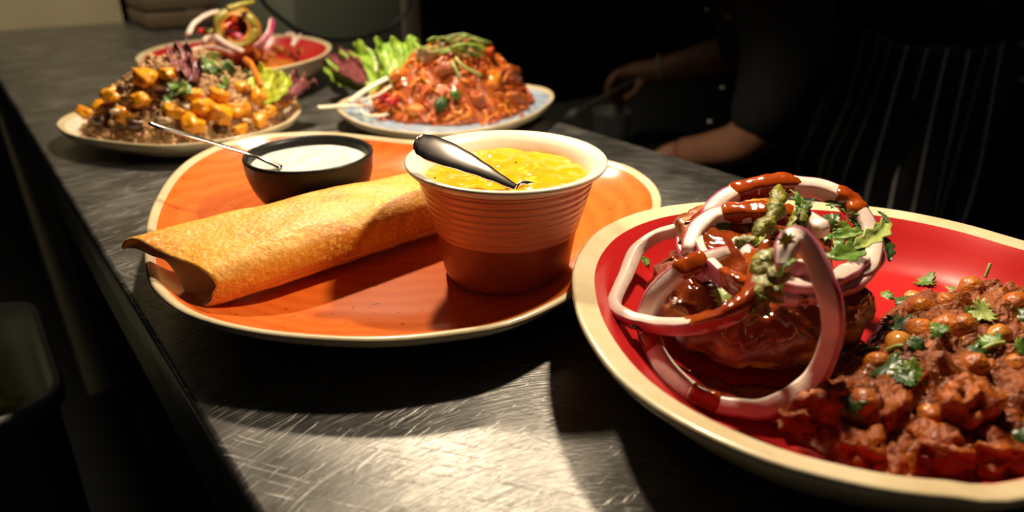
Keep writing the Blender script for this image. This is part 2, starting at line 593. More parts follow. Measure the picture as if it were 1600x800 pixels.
def polar(outline, c):
    """radius as a function of angle about c for a star-shaped closed outline"""
    pts = catmull([Vector((p[0], p[1], 0)) for p in outline], 8, closed=True)
    L = sorted((math.atan2(p.y - c[1], p.x - c[0]), math.hypot(p.x - c[0], p.y - c[1])) for p in pts)

    def f(th):
        th = (th + PI) % (2 * PI) - PI
        lo = None
        for i, (a, r) in enumerate(L):
            if a >= th:
                a0, r0 = L[i - 1] if i else (L[-1][0] - 2 * PI, L[-1][1])
                return r0 + (r - r0) * (th - a0) / max(a - a0, 1e-9)
        a0, r0 = L[-1]
        a, r = L[0][0] + 2 * PI, L[0][1]
        return r0 + (r - r0) * (th - a0) / max(a - a0, 1e-9)
    return f


def star_surface(fr, c, prof, n=120, close_first=False, close_last=False):
    V, F = [], []
    rad = [fr(2 * PI * j / n) for j in range(n)]
    for (s, z) in prof:
        for j in range(n):
            th = 2 * PI * j / n
            V.append((c[0] + rad[j] * s * math.cos(th), c[1] + rad[j] * s * math.sin(th), z))
    for i in range(len(prof) - 1):
        for j in range(n):
            a, b = i * n + j, i * n + (j + 1) % n
            F.append((a, b, b + n, a + n))
    if close_first:
        F.append(tuple(range(n - 1, -1, -1)))
    if close_last:
        k = len(prof) - 1
        F.append(tuple(range(k * n, k * n + n)))
    return V, F


def plate(name, outline, c, rim, floor, glaze, lipw, label, cat='plate', body=None, well=0.74, foot=0.6):
    fr = polar(outline, c)
    t = empty(name, (c[0], c[1], 0))
    tag(t, label, cat)
    li = 1 - lipw
    V, F = star_surface(fr, c, [(0.30, 0.0015), (foot - 0.03, 0.0015), (foot - 0.02, 0.0), (foot, 0.0), (foot + 0.015, 0.003), (well + 0.06, floor * 0.55), (0.90, rim * 0.55),
                                (0.965, rim - 0.008), (0.988, rim - 0.0045), (1.0, rim - 0.0018), (0.998, rim - 0.0003), (0.990, rim + 0.0004), (0.980, rim), (li, rim - 0.0022)], close_first=True)
    mesh('plate_body', V, F, body or M['cream'], t, origin=(c[0], c[1], 0))
    a = li
    prof = [(a, rim - 0.0022), (a - 0.03, rim - 0.0065)]
    for k in range(1, 9):
        q = k / 8
        s = (a - 0.03) + (well - 0.06 - (a - 0.03)) * q
        z = (rim - 0.0065) + (floor - (rim - 0.0065)) * (1 - (1 - q) ** 1.9)
        prof.append((s, z))
    prof += [(0.5, floor - 0.0002), (0.3, floor - 0.0003), (0.1, floor - 0.0003), (0.02, floor - 0.0003)]
    V, F = star_surface(fr, c, prof, close_last=True)
    mesh('glazed_well', V, F, glaze, t, origin=(c[0], c[1], 0))
    return t


def mound_data(outline, c, z0, H, prof=1.6, amp=0.004, freq=60, nr=40, na=110, seed=0, peak=(0, 0), lumps=None, edge=0.0):
    """a heap over a star-shaped outline: height H*(1-s^2)^... plus noise and round lumps; closed underneath"""
    fr = polar(outline, c)
    V, F = [], []
    for i in range(nr + 1):
        s = i / nr
        for j in range(na):
            th = 2 * PI * j / na
            r = fr(th) * (1 + 0.05 * mn.noise(Vector((math.cos(th) * 3 + seed, math.sin(th) * 3, seed))))
            x = c[0] + peak[0] * (1 - s) + r * s * math.cos(th)
            y = c[1] + peak[1] * (1 - s) + r * s * math.sin(th)
            h = H * (1 - s ** prof)
            nz = mn.fractal(Vector((x * freq + seed, y * freq, seed * 2.3)), 0.9, 2.1, 5)
            fade = min(1, (1 - s) * 5 + edge)
            z = z0 + h + amp * nz * fade
            if lumps:
                for (lx, ly, lr, lh) in lumps:
                    d = ((x - lx) ** 2 + (y - ly) ** 2) / lr ** 2
                    if d < 1:
                        z = max(z, z) + lh * (1 - d) ** 0.7 * fade
            V.append((x, y, max(z, z0 - 0.0005)))
    for i in range(nr):
        for j in range(na):
            a, b = i * na + j, i * na + (j + 1) % na
            F.append((a, a + na, b + na, b))
    F.append(tuple(nr * na + j for j in range(na - 1, -1, -1)))
    return V, F


def align(normal, yaw, tilt=0.0):
    q = Vector(normal).normalized().to_track_quat('Z', 'Y')
    return q @ Quaternion((0, 0, 1), yaw) @ Quaternion((1, 0, 0), tilt)


# ================================================================== SETTING
def structure(o, label=None):
    o['kind'] = 'structure'
    if label:
        o['label'] = label
    return o


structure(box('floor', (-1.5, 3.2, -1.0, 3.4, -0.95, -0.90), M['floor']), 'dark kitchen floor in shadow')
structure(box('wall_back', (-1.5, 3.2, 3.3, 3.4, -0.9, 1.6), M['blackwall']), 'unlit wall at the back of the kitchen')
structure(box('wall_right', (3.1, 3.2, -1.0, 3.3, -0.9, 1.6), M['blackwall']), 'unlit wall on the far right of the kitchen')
structure(box('wall_end', (0.0435, 0.325, 1.82, 1.92, -0.9, 1.3), M['wallpaint']), 'cream painted wall at the end of the counter')

# steel pass counter
CX0, CX1 = 0.0435, 0.515
ct = tag(empty('steel_counter', (0.28, 0.6, -0.9)), 'long scratched stainless steel counter carrying the plates', 'counter')
V, F = [], []
nx, ny = 2, 2
wt = box('worktop', (CX0, CX1, -0.55, 1.818, -0.030, 0.0), M['steel'], ct, bevel=0.0035, seg=3)
box('front_flange', (CX0 + 0.001, CX0 + 0.004, -0.55, 1.818, -0.070, -0.029), M['edge_steel'], ct)
box('back_flange', (CX1 - 0.004, CX1 - 0.001, -0.55, 1.818, -0.070, -0.029), M['edge_steel'], ct)
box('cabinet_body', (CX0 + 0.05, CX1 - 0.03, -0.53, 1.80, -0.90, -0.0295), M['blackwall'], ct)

# equipment behind the counter
cab = tag(empty('enamel_cabinet', (0.68, 1.6, -0.9)), 'green grey enamel cabinet behind the counter with a lighter post', 'cabinet')
box('cabinet_side', (0.545, 0.785, 1.38, 1.9, -0.90, 0.62), M['greypanel'], cab, bevel=0.006)
box('corner_post', (0.786, 0.832, 1.372, 1.9, -0.90, 0.62), M['post'], cab, bevel=0.005)


def ony(px, py, y):
    d = ray(px, py)
    return CO + d * (y / d.y)


YC = 1.352
cp = [ony(398, -60, YC), ony(404, -15, YC), ony(415, 8, YC), ony(438, 28, YC), ony(470, 50, YC), ony(510, 62, YC), ony(555, 60, YC), ony(592, 50, YC), ony(618, 36, YC), ony(640, 5, YC), ony(650, -60, YC)]
tag(tube('power_cable', cp, 0.0045, M['rubber'], n=8), 'black cable sagging in front of the green grey cabinet', 'cable')

# wooden slatted crate at the end of the counter
A0, A1 = at(196, 43, 0.0), at(322, 41, 0.0)
cr = tag(empty('wooden_crate', (0.37, 1.70, 0)), 'brown slatted wooden crate beside the cream wall', 'crate')
for k in range(5):
    box('slat', (0.332, 0.478, 1.62, 1.632, 0.004 + k * 0.034, 0.033 + k * 0.034), M['wood'], cr, bevel=0.002)
    box('slat', (0.332, 0.344, 1.634, 1.79, 0.004 + k * 0.034, 0.033 + k * 0.034), M['wood'], cr, bevel=0.002)
    box('slat', (0.466, 0.478, 1.634, 1.79, 0.004 + k * 0.034, 0.033 + k * 0.034), M['wood'], cr, bevel=0.002)
for (px, py) in ((0.345, 1.634), (0.453, 1.634), (0.345, 1.778), (0.453, 1.778)):
    box('corner_batten', (px, px + 0.012, py, py + 0.012, 0.0, 0.172), M['wood'], cr)

# ================================================================== ORANGE PLATE
opx = [(225, 385), (228, 350), (240, 315), (265, 275), (300, 245), (350, 222), (400, 211), (450, 207), (510, 206), (574, 212), (640, 219), (720, 223), (800, 228), (880, 237), (950, 250), (985, 260), (1010, 275), (1027, 292),
       (1034, 312), (1029, 333), (1000, 365), (955, 402), (918, 438), (885, 466), (800, 505), (700, 523), (600, 532), (500, 530), (400, 520), (320, 502), (270, 480), (236, 447), (226, 415)]
OR_RIM = 0.030
oout = [at(x, y, OR_RIM) for x, y in opx]
OC = (sum(p.x for p in oout) / len(oout) + 0.01, sum(p.y for p in oout) / len(oout) + 0.01)
OF = 0.011
plate('orange_plate', oout, OC, OR_RIM, OF, M['orange'], 0.035, 'large orange brushed-glaze plate with a cream rim under the rolled crepe')

# ---- terracotta bowl of lentil soup
BC = (0.2300, 0.2965, OF)
bw = tag(empty('terracotta_bowl', BC), 'ridged terracotta ramekin bowl with ivory inside on the orange plate', 'bowl')
prof = [(0.012, 0.0), (0.0345, 0.0), (0.0362, 0.0012), (0.0372, 0.004)]
for k in range(17):
    z = 0.006 + k * 0.0015
    prof.append((0.0375 + (z - 0.004) * 0.155, z))
lathe('base_band', prof, BC, M['terra_dark'], bw, capb=True)
zz = prof[-1][1]
prof2 = [(prof[-1][0] + 0.0003, zz)]
for k in range(1, 73):
    z = zz + (0.0635 - zz) * k / 72
    u = (z - zz) / (0.0635 - zz)
    r = prof[-1][0] + 0.0003 + 0.0089 * u + 0.00034 * min(1, u * 40) * math.sin(u * 2 * PI * 8.0)
    prof2.append((r, z))
lathe('ridged_wall', prof2, BC, M['terra'], bw)
rp = [(0.0497, 0.0635), (0.0520, 0.0643), (0.0552, 0.0662), (0.0568, 0.0680), (0.0570, 0.0695), (0.0560, 0.0703), (0.0540, 0.0700), (0.0505, 0.0685), (0.0478, 0.0655), (0.0455, 0.0600), (0.0415, 0.045), (0.0360, 0.020), (0.032, 0.008), (0.027, 0.005), (0.01, 0.0045)]
lathe('ivory_lining', rp, BC, M['bowlwhite'], bw, capt=True)
V, F = [], []
n, kk = 96, 26
for i in range(kk + 1):
    s = i / kk
    for j in range(n):
        th = 2 * PI * j / n
        x, y = BC[0] + 0.0460 * s * math.cos(th), BC[1] + 0.0460 * s * math.sin(th)
        z = OF + 0.0612 + 0.0016 * mn.fractal(Vector((x * 90, y * 90, 1.3)), 1.0, 2.0, 4) + 0.0012 * max(0, mn.noise(Vector((x * 170, y * 170, 4)))) - (0.0008 if s > 0.97 else 0)
        V.append((x, y, z))
for i in range(kk):
    for j in range(n):
        a, b = i * n + j, i * n + (j + 1) % n
        F.append((a, a + n, b + n, b))
dl = tag(mesh('lentil_soup', V, F, M['dal'], origin=(BC[0], BC[1], OF + 0.058)), 'thick yellow lentil soup filling the terracotta bowl', 'soup')
upd()
for i, (px, py) in enumerate([(806, 254), (680, 278), (745, 262)]):
    p, nr_ = hit(px, py)
    tag(inst('mustard_seed', blob_mesh('mustard_seed', (0.0008, 0.0008, 0.0007), M['aub'], i, 0.1, 1, 1), p), ['dark mustard seed in the middle of the yellow soup', 'dark mustard seed by the left rim of the yellow soup', 'dark mustard seed beside the broad spoon handle in the soup'][i], 'seed', 'mustard seeds in the yellow soup')


def spoon_handle(name, stations, label, thick=0.0008, bowl=None):
    """stations: (point, half width); flat handle with rounded edges"""
    pts = [s[0] for s in stations]
    path = catmull(pts, 6)
    ws = []
    for i in range(len(stations) - 1):
        for j in range(6):
            t = j / 6
            t = t * t * (3 - 2 * t)
            ws.append(stations[i][1] * (1 - t) + stations[i + 1][1] * t)
    ws.append(stations[-1][1])
    k = len(path)
    return path, ws


def spoon(name, stations, label, face, thick=0.0009, bowl_len=0.034, bowl_w=0.013, m=None):
    m = m or M['chrome']
    t = tag(empty(name, stations[-1][0]), label, 'spoon')
    path, ws = spoon_handle(name, stations, label)
    k = len(path)
    # rounded free end
    fw = lambda u: ws[min(k - 1, int(round(u * (k - 1))))]
    v, f = tube_data(path, fw, lambda u: thick * (0.6 if u < 0.03 else 1.0), 12, up=face)
    mesh('handle', v, f, m, t, origin=path[0])
    # bowl of the spoon, under the surface
    d = (path[-1] - path[-4]).normalized()
    d = (d + Vector((0, 0, -0.1))).normalized()
    upv = Vector(face)
    upv = (upv - d * upv.dot(d)).normalized()
    sd = d.cross(upv)
    V, F = [], []
    nn, mm = 12, 8
    for i in range(nn + 1):
        u = i / nn
        hw = bowl_w * math.sin(PI * min(1, (0.06 + 0.94 * u) ** 0.9)) ** 0.6 if u < 1 else 0.0005
        for j in range(mm + 1):
            q = -1 + 2 * j / mm
            dep = 0.005 * (1 - q * q) * math.sin(PI * u)
            V.append(path[-1] + d * (bowl_len * u) + sd * (hw * q) - upv * dep)
    for i in range(nn):
        for j in range(mm):
            a = i * (mm + 1) + j
            F.append((a, a + 1, a + mm + 2, a + mm + 1))
    b = mesh('spoon_bowl', V, F, m, t, origin=path[-1])
    so = b.modifiers.new('solid', 'SOLIDIFY')
    so.thickness = 0.0008
    return t


# broad-handled spoon in the soup
e0, e1 = at(647, 222, 0.098), at(806, 294, 0.073)
st = []
for u, hw in ((0, 0.0020), (0.02, 0.0048), (0.07, 0.0074), (0.17, 0.0087), (0.32, 0.0085), (0.5, 0.0072), (0.68, 0.0054), (0.85, 0.0036), (1.0, 0.0026)):
    st.append((e0.lerp(e1, u) + Vector((0, 0, 0.002 * math.sin(PI * u))), hw))
spoon('soup_spoon', st, 'steel spoon with a broad rounded handle leaning in the yellow soup', CO * 0.6 + Vector((0.1, 0.05, 0.35)) - e0, 0.0011, 0.020, 0.010)

# ---- black bowl of white chutney
KC = (0.1775, 0.4535, OF)
kb = tag(empty('black_bowl', KC), 'small round black stoneware dip bowl on the orange plate', 'bowl')
prof = [(0.004, 0.0), (0.020, 0.0), (0.0225, 0.001)]
for k in range(1, 15):
    u = k / 14
    prof.append((0.0225 + 0.0215 * (1 - (1 - u) ** 2.0), 0.001 + 0.0415 * u ** 1.15))
prof += [(0.0442, 0.0440), (0.0438, 0.0452), (0.0428, 0.0456), (0.0415, 0.0450), (0.0403, 0.0430)]
lathe('bowl_shell', prof, KC, M['black'], kb, capb=True)
prof = [(0.0403, 0.0430), (0.0395, 0.038), (0.037, 0.028), (0.031, 0.016), (0.02, 0.009), (0.005, 0.0075)]
lathe('bowl_inside', prof, KC, M['black'], kb, capt=True)
V, F = [], []
n, kk = 72, 16
for i in range(kk + 1):
    s = i / kk
    for j in range(n):
        th = 2 * PI * j / n
        x, y = KC[0] + 0.0396 * s * math.cos(th), KC[1] + 0.0396 * s * math.sin(th)
        z = OF + 0.0385 + 0.0012 * mn.fractal(Vector((x * 70, y * 70, 3.3)), 1.0, 2.0, 4) * (1 if s < 0.95 else 0.2)
        V.append((x, y, z))
for i in range(kk):
    for j in range(n):
        a, b = i * n + j, i * n + (j + 1) % n
        F.append((a, a + n, b + n, b))
tag(mesh('white_chutney', V, F, M['chutney'], origin=(KC[0], KC[1], OF + 0.036)), 'white coconut chutney filling the small black bowl', 'sauce')
e0, e1, e2 = at(232, 192, 0.088), at(395, 243, 0.0585), at(440, 262, 0.0505)
st = [(e0, 0.0008), (e0.lerp(e1, 0.04), 0.0028), (e0.lerp(e1, 0.14), 0.0036), (e0.lerp(e1, 0.3), 0.0032), (e0.lerp(e1, 0.6), 0.0021), (e1, 0.0017), (e1.lerp(e2, 0.6), 0.0019), (e2, 0.0028)]
spoon('chutney_teaspoon', st, 'thin steel teaspoon propped on the rim of the black bowl', (0.05, -0.25, 1), 0.0011, 0.026, 0.009)

# ---- dosa: one sheet rolled to a flattened tube, open end to the left
NV, NU = 84, 90
V, F = [], []
X0, X1 = 0.074, 0.290
for i in range(NU + 1):
    u = i / NU
    for j in range(NV + 1):
        v = j / NV                       # 0 = inner edge under the front, goes under -> back -> over the top -> front -> tucked under
        th = -PI * 0.62 - v * 2 * PI * 1.13
        # superellipse cross-section, w across (y), h up
        wd = 0.0335 - 0.003 * u
        ht = 0.0172 + 0.0012 * math.sin(u * 5) + 0.002 * u
        cy = 0.3735 + 0.010 * u
        cz = OF + ht + 0.0006
        sp = 1 - 0.09 * (1 - v) * (1 if v < 0.35 else max(0, 1 - (v - 0.35) / 0.3))
        # inner layer sits inside the outer layer
        lay = 1.0 if v > 0.13 else 0.80 + 0.20 * (v / 0.13) ** 0.7
        ca, sa = math.cos(th), math.sin(th)
        yy = math.copysign(abs(ca) ** 0.85, ca) * wd * lay
        zz = math.copysign(abs(sa) ** 0.8, sa) * ht * lay
        # flatten the bottom on the plate
        # far end of the mouth reaches out to the left, over the plate's rim
        e = (1 - u) ** 2.2
        far = max(0.0, (yy / wd + 1) / 2)
        slant = 0.029 * far ** 1.3
        x = X0 + (X1 - X0) * u - slant * e * (1.0 if zz > 0 else 0.92)
        x += 0.0022 * mn.noise(Vector((v * 9, 2.2, 0))) * e
        y = cy + yy - 0.006 * e * far
        z = cz + zz
        # mouth: the far side lifts over the rim and pinches flat, the near side stays on the floor
        z += e * far * 0.010
        if zz < 0:
            ss = min(1.0, max(0.0, (far - 0.34) / 0.30))
            z += e * ss * ss * (3 - 2 * ss) * 1.1 * abs(zz)               # arch under the mouth
            x -= 0.010 * (1 - u) ** 5 * math.exp(-((far - 0.18) / 0.16) ** 2)   # pale lip of the lower layer
        else:
            z -= e * 0.009 * math.sin(PI * far) * min(1.0, zz / 0.006)
        z += 0.0009 * mn.fractal(Vector((x * 40, y * 60, v * 3)), 1, 2, 3)
        z = max(z, OF + 0.0014)
        V.append((x, y, z))
for i in range(NU):
    for j in range(NV):
        a = i * (NV + 1) + j
        F.append((a, a + NV + 1, a + NV + 2, a + 1))
ds = mesh('rolled_crepe', V, F, M['dosa'], origin=(0.18, 0.385, OF), mats=[M['dosa_in']])
tag(ds, 'golden toasted rolled crepe lying across the orange plate', 'crepe')
so = ds.modifiers.new('solid', 'SOLIDIFY')
so.thickness = 0.0016
so.offset = -1
so.material_offset = 1
so.material_offset_rim = 1
sb = ds.modifiers.new('sub', 'SUBSURF')
sb.levels = 1
sb.render_levels = 1

# ================================================================== RED PLATE
rpx = [(893, 440), (897, 410), (912, 382), (940, 356), (985, 335), (1040, 322), (1110, 315), (1200, 312), (1300, 317), (1400, 328), (1500, 348), (1600, 376)]
rlo = [(1600, 783), (1500, 780), (1400, 770), (1300, 750), (1200, 722), (1100, 680), (1020, 635), (960, 585), (920, 530), (900, 485)]
RR = 0.041
rout = [at(x, y, RR) for x, y in rpx] + [Vector((0.441, 0.070, 0)), Vector((0.432, 0.038, 0)), Vector((0.412, 0.010, 0)), Vector((0.380, -0.008, 0)), Vector((0.335, -0.012, 0)), Vector((0.285, 0.000, 0)), ] + [at(x, y, RR) for x, y in rlo]
RC = (0.325, 0.118)
RF = 0.012
plate('red_plate', rout, RC, RR, RF, M['red'], 0.075, 'red-glazed plate with a broad cream rim holding fried patties and chickpea curry')

# ================================================================== BACK PLATES
lpx = [(89, 190), (95, 203), (120, 213), (180, 222), (250, 227), (320, 222), (400, 208), (450, 190), (468, 175), (471, 163), (455, 156), (400, 152), (300, 152), (200, 160), (120, 174)]
LR = 0.022
lout = [at(x, y, LR) for x, y in lpx]
LC = (sum(p.x for p in lout) / len(lout), sum(p.y for p in lout) / len(lout))
LF = 0.009
plate('white_plate', lout, LC, LR, LF, M['whiteglaze'], 0.06, 'off-white plate with cream rim heaped with grain and turmeric potato salad')

bpx = [(525, 165), (540, 182), (580, 198), (640, 207), (700, 208), (770, 198), (830, 180), (860, 160), (866, 149), (857, 139), (830, 133), (780, 128), (700, 126), (600, 138), (545, 152)]
bout = [at(x, y, LR) for x, y in bpx]
UC = (sum(p.x for p in bout) / len(bout), sum(p.y for p in bout) / len(bout))
plate('blue_plate', bout, UC, LR, LF, M['blue'], 0.05, 'pale blue plate with cream rim heaped with shredded carrot fritters')

gpx = [(211, 92), (225, 80), (260, 69), (310, 62), (370, 57), (430, 54), (480, 57), (510, 65), (518, 73), (508, 84), (480, 95), (430, 107), (360, 116), (280, 118), (228, 108)]
GR = 0.047
gout = [at(x, y, GR) for x, y in gpx]
GC = (sum(p.x for p in gout) / len(gout), sum(p.y for p in gout) / len(gout))
GF = 0.014
plate('red_bowl', gout, GC, GR, GF, M['red'], 0.06, 'deep red-glazed dish with cream rim at the back of the counter', 'bowl', well=0.62, foot=0.5)

# ================================================================== FOOD ON THE RED PLATE
upd()
# ---- fried patties: two thick cakes, one leaning on the other
PC = Vector((0.288, 0.172, RF))


def patty(name, c, r, h, seed, label, tilt=(0, 0, 0), m=None):
    V, F = [], []
    n, k = 72, 30
    rot = Matrix.Rotation(tilt[0], 3, 'X') @ Matrix.Rotation(tilt[1], 3, 'Y')
    for i in range(k + 1):
        ph = -PI / 2 + PI * i / k
        for j in range(n):
            th = 2 * PI * j / n
            cr_, sr_ = math.cos(ph), math.sin(ph)
            rr = r * math.copysign(abs(cr_) ** 0.55, cr_)
            zz_ = h / 2 * math.copysign(abs(sr_) ** 0.75, sr_)
            p = Vector((rr * math.cos(th), rr * math.sin(th), zz_))
            nz = mn.fractal(Vector((p.x * 45 + seed, p.y * 45, p.z * 45 + seed)), 0.9, 2.0, 5)
            p = p * (1 + 0.15 * nz + 0.03 * mn.noise(p * 300)) + Vector((0, 0, 0.003 * mn.noise(Vector((p.x * 60, p.y * 60, seed)))))
            V.append(rot @ p + Vector(c) + Vector((0, 0, h / 2)))
    for i in range(k):
        for j in range(n):
            a, b = i * n + j, i * n + (j + 1) % n
            F.append((a, b, b + n, a + n))
    o = mesh(name, V, F, m or M['fried'], origin=c)
    return tag(o, label, 'patty')


pt1 = patty('fried_patty', PC + Vector((-0.006, -0.008, 0.0003)), 0.0505, 0.036, 3, 'lower fried potato patty resting on the red plate under sauce')
pt2 = patty('fried_patty', PC + Vector((0.014, 0.006, 0.027)), 0.039, 0.022, 9, 'upper fried potato patty under the onion rings', (0.18, -0.10, 0))
upd()


def sauce_sheet(name, poly, thick, m, label, res=0.0011, wob=0.25, seed=0, cat='sauce', parent=None, lift=0.0006, zmax=0.2):
    """a skin of sauce lying on whatever is below: rays dropped inside a pixel polygon's footprint"""
    dg = bpy.context.evaluated_depsgraph_get()
    xs = [p.x for p in poly]
    ys = [p.y for p in poly]
    x0, x1, y0, y1 = min(xs), max(xs), min(ys), max(ys)

    def sd(x, y):
        ins = False
        md = 9
        k = len(poly)
        for i in range(k):
            a, b = poly[i], poly[(i + 1) % k]
            if (a.y > y) != (b.y > y) and x < (b.x - a.x) * (y - a.y) / (b.y - a.y) + a.x:
                ins = not ins
            ax, ay = b.x - a.x, b.y - a.y
            t = max(0, min(1, ((x - a.x) * ax + (y - a.y) * ay) / (ax * ax + ay * ay + 1e-12)))
            md = min(md, math.hypot(x - a.x - ax * t, y - a.y - ay * t))
        return md if ins else -md
    nx_, ny_ = int((x1 - x0) / res) + 2, int((y1 - y0) / res) + 2
    idx, V, F = {}, [], []
    for i in range(nx_):
        for j in range(ny_):
            x, y = x0 + i * res, y0 + j * res
            d = sd(x, y) + 0.006 * wob * mn.fractal(Vector((x * 120 + seed, y * 120, 0)), 1, 2, 3)
            if d <= 0:
                continue
            ok, loc, nor, _i, ob, _m = SC.ray_cast(dg, Vector((x, y, zmax)), Vector((0, 0, -1)))
            if not ok:
                continue
            th = thick * min(1, d / 0.004) ** 0.5 * (0.8 + 0.9 * mn.fractal(Vector((x * 150, y * 150, seed)), 1, 2, 3))
            idx[(i, j)] = len(V)
            V.append((x, y, loc.z + lift * 0.3 + th))
    for i in range(nx_ - 1):
        for j in range(ny_ - 1):
            q = [(i, j), (i + 1, j), (i + 1, j + 1), (i, j + 1)]
            if all(k in idx for k in q):
                zs = [V[idx[k]][2] for k in q]
                if max(zs) - min(zs) < 0.0045:
                    F.append(tuple(idx[k] for k in q))
    o = mesh(name, V, F, m, parent, origin=V[0])
    so_ = o.modifiers.new('solid', 'SOLIDIFY')
    so_.thickness = thick
    so_.offset = -1
    sm = o.modifiers.new('smooth', 'SMOOTH')
    sm.iterations = 3
    sm.factor = 0.4
    return tag(o, label, cat) if parent is None else o


def ell(c, rx, ry, n=28, a0=0.0, wobble=0.12, seed=0):
    out = []
    for k in range(n):
        t = 2 * PI * k / n
        q = 1 + wobble * mn.noise(Vector((math.cos(t) * 1.7 + seed, math.sin(t) * 1.7, seed)))
        x, y = rx * q * math.cos(t), ry * q * math.sin(t)
        out.append(Vector((c[0] + x * math.cos(a0) - y * math.sin(a0), c[1] + x * math.sin(a0) + y * math.cos(a0), 0)))
    return out


sauce_sheet('tamarind_sauce', ell((0.282, 0.157), 0.055, 0.046, seed=4), 0.0013, M['sauce'], 'glossy dark tamarind sauce poured over the fried patties', seed=2, zmax=0.085, wob=1.6)
# sauce that ran on to the plate, in front of and beside the patties
pool = [Vector((x, y, 0)) for x, y in [(0.226, 0.150), (0.222, 0.132), (0.228, 0.117), (0.243, 0.108), (0.262, 0.104), (0.290, 0.112), (0.318, 0.125), (0.345, 0.140), (0.350, 0.160), (0.335, 0.185), (0.300, 0.170), (0.265, 0.150), (0.240, 0.150)]]
sauce_sheet('sauce_pool', pool, 0.0008, M['sauce'], 'thin dark sauce pool on the red plate in front of the patties', seed=8, zmax=0.0225)
upd()


# ---- chickpea curry
cpx = [(1228, 655), (1240, 628), (1275, 598), (1320, 566), (1350, 540), (1372, 500), (1390, 476), (1420, 462), (1470, 452), (1530, 445), (1600, 452)]
cout = [at(x, y, RF + 0.004) for x, y in cpx] + [Vector(p) for p in ((0.432, 0.085, 0), (0.424, 0.055, 0), (0.400, 0.032, 0), (0.365, 0.018, 0), (0.325, 0.012, 0), (0.285, 0.022, 0))] + \
       [at(x, y, RF + 0.004) for x, y in ((1560, 752), (1480, 748), (1400, 738), (1330, 716), (1290, 692), (1240, 672))]
CC = (0.335, 0.070)
lr = random.Random(5)
lumps = []
for k in range(150):
    a, q = lr.uniform(0, 2 * PI), math.sqrt(lr.random())
    lumps.append((CC[0] + 0.095 * q * math.cos(a), CC[1] + 0.070 * q * math.sin(a), lr.uniform(0.0025, 0.009), lr.uniform(0.0008, 0.0038)))
V, F = mound_data(cout, CC, RF, 0.022, 3.4, 0.0046, 95, 110, 280, 11, lumps=lumps, edge=0.25)
tag(mesh('chickpea_curry', V, F, M['curry'], origin=(CC[0], CC[1], RF)), 'thick brown-red chickpea curry heaped on the right of the red plate', 'curry')
upd()
cp_me = [blob_mesh('chickpea', (0.0062, 0.0056, 0.0053), M['chickpea'], k, 0.10, 1.3, 3) for k in range(4)]
cp_lt = [blob_mesh('pale_chickpea', (0.0062, 0.0055, 0.0053), M['chickpea_lt'], k + 9, 0.10, 1.3, 3) for k in range(2)]
G = 'chickpeas in the curry'
CPL = [(1405, 532, 1, 'pale chickpea at the left edge of the curry, beside a coriander stem'), (1562, 520, 1, 'large pale chickpea with a herb fleck near the right of the curry'), (1480, 505, 0, 'brown chickpea in the middle of the curry, left of its twin'),
       (1505, 505, 0, 'brown chickpea in the middle of the curry, right of its twin'), (1436, 512, 0, 'brown chickpea just behind the palest chickpea'), (1427, 462, 1, 'pale orange chickpea at the back left corner of the curry'),
       (1518, 446, 0, 'orange chickpea at the back of the curry below the upright stem'), (1590, 470, 0, 'orange chickpea at the back right edge of the frame'), (1524, 566, 0, 'orange chickpea in front of the pale green stem piece'),
       (1592, 565, 0, 'orange chickpea at the right frame edge, middle of the curry'), (1440, 478, 0, 'brown chickpea below the coriander at the back left'), (1372, 562, 0, 'brown chickpea behind the largest dark leaf'),
       (1545, 625, 0, 'brown chickpea behind the rounded front right chunk'), (1455, 648, 0, 'brown chickpea in front of the flat orange slab'), (1350, 625, 0, 'brown chickpea between the left chunks of the curry'), (1480, 470, 0, 'brown chickpea at the back middle of the curry')]
for i, (px, py, k, lab) in enumerate(CPL):
    p, nn = hit(px, py)
    if p is None:
        continue
    me = cp_lt[i % 2] if k else cp_me[i % 4]
    o = inst('chickpea', me, p + Vector((0, 0, -0.0018)), (lr.uniform(0, 6), lr.uniform(0, 6), lr.uniform(0, 6)), lr.uniform(0.9, 1.15))
    tag(o, lab, 'chickpea', G)
upd()
chunks = [(1340, 690, (0.013, 0.010, 0.009), 'orange vegetable chunk at the front left of the curry'), (1398, 612, (0.020, 0.008, 0.006), 'flat orange vegetable slab in the middle of the curry'),
          (1510, 640, (0.009, 0.012, 0.014), 'upright orange vegetable wedge at the front of the curry'), (1560, 700, (0.014, 0.011, 0.009), 'rounded orange chunk at the front right of the curry'),
          (1290, 622, (0.013, 0.009, 0.008), 'brown chunk of curry vegetable nearest the long onion ring'), (1250, 650, (0.010, 0.007, 0.006), 'small brown chunk at the left tip of the curry'),
          (1470, 690, (0.012, 0.010, 0.008), 'dark orange chunk between the front curry wedges'), (1400, 715, (0.012, 0.008, 0.007), 'brown-orange chunk at the front rim of the curry')]
for i, (px, py, sz, lab) in enumerate(chunks):
    p, nn = hit(px, py)
    if p is None:
        continue
    me = blob_mesh('vegetable_chunk', sz, M['chunk'], i + 20, 0.42, 2.3, 4, 0.5)
    tag(inst('vegetable_chunk', me, p + Vector((0, 0, -0.002)), (lr.uniform(-.4, .4), lr.uniform(-.4, .4), lr.uniform(0, 3))), lab, 'vegetable', 'vegetable chunks in the curry')
upd()


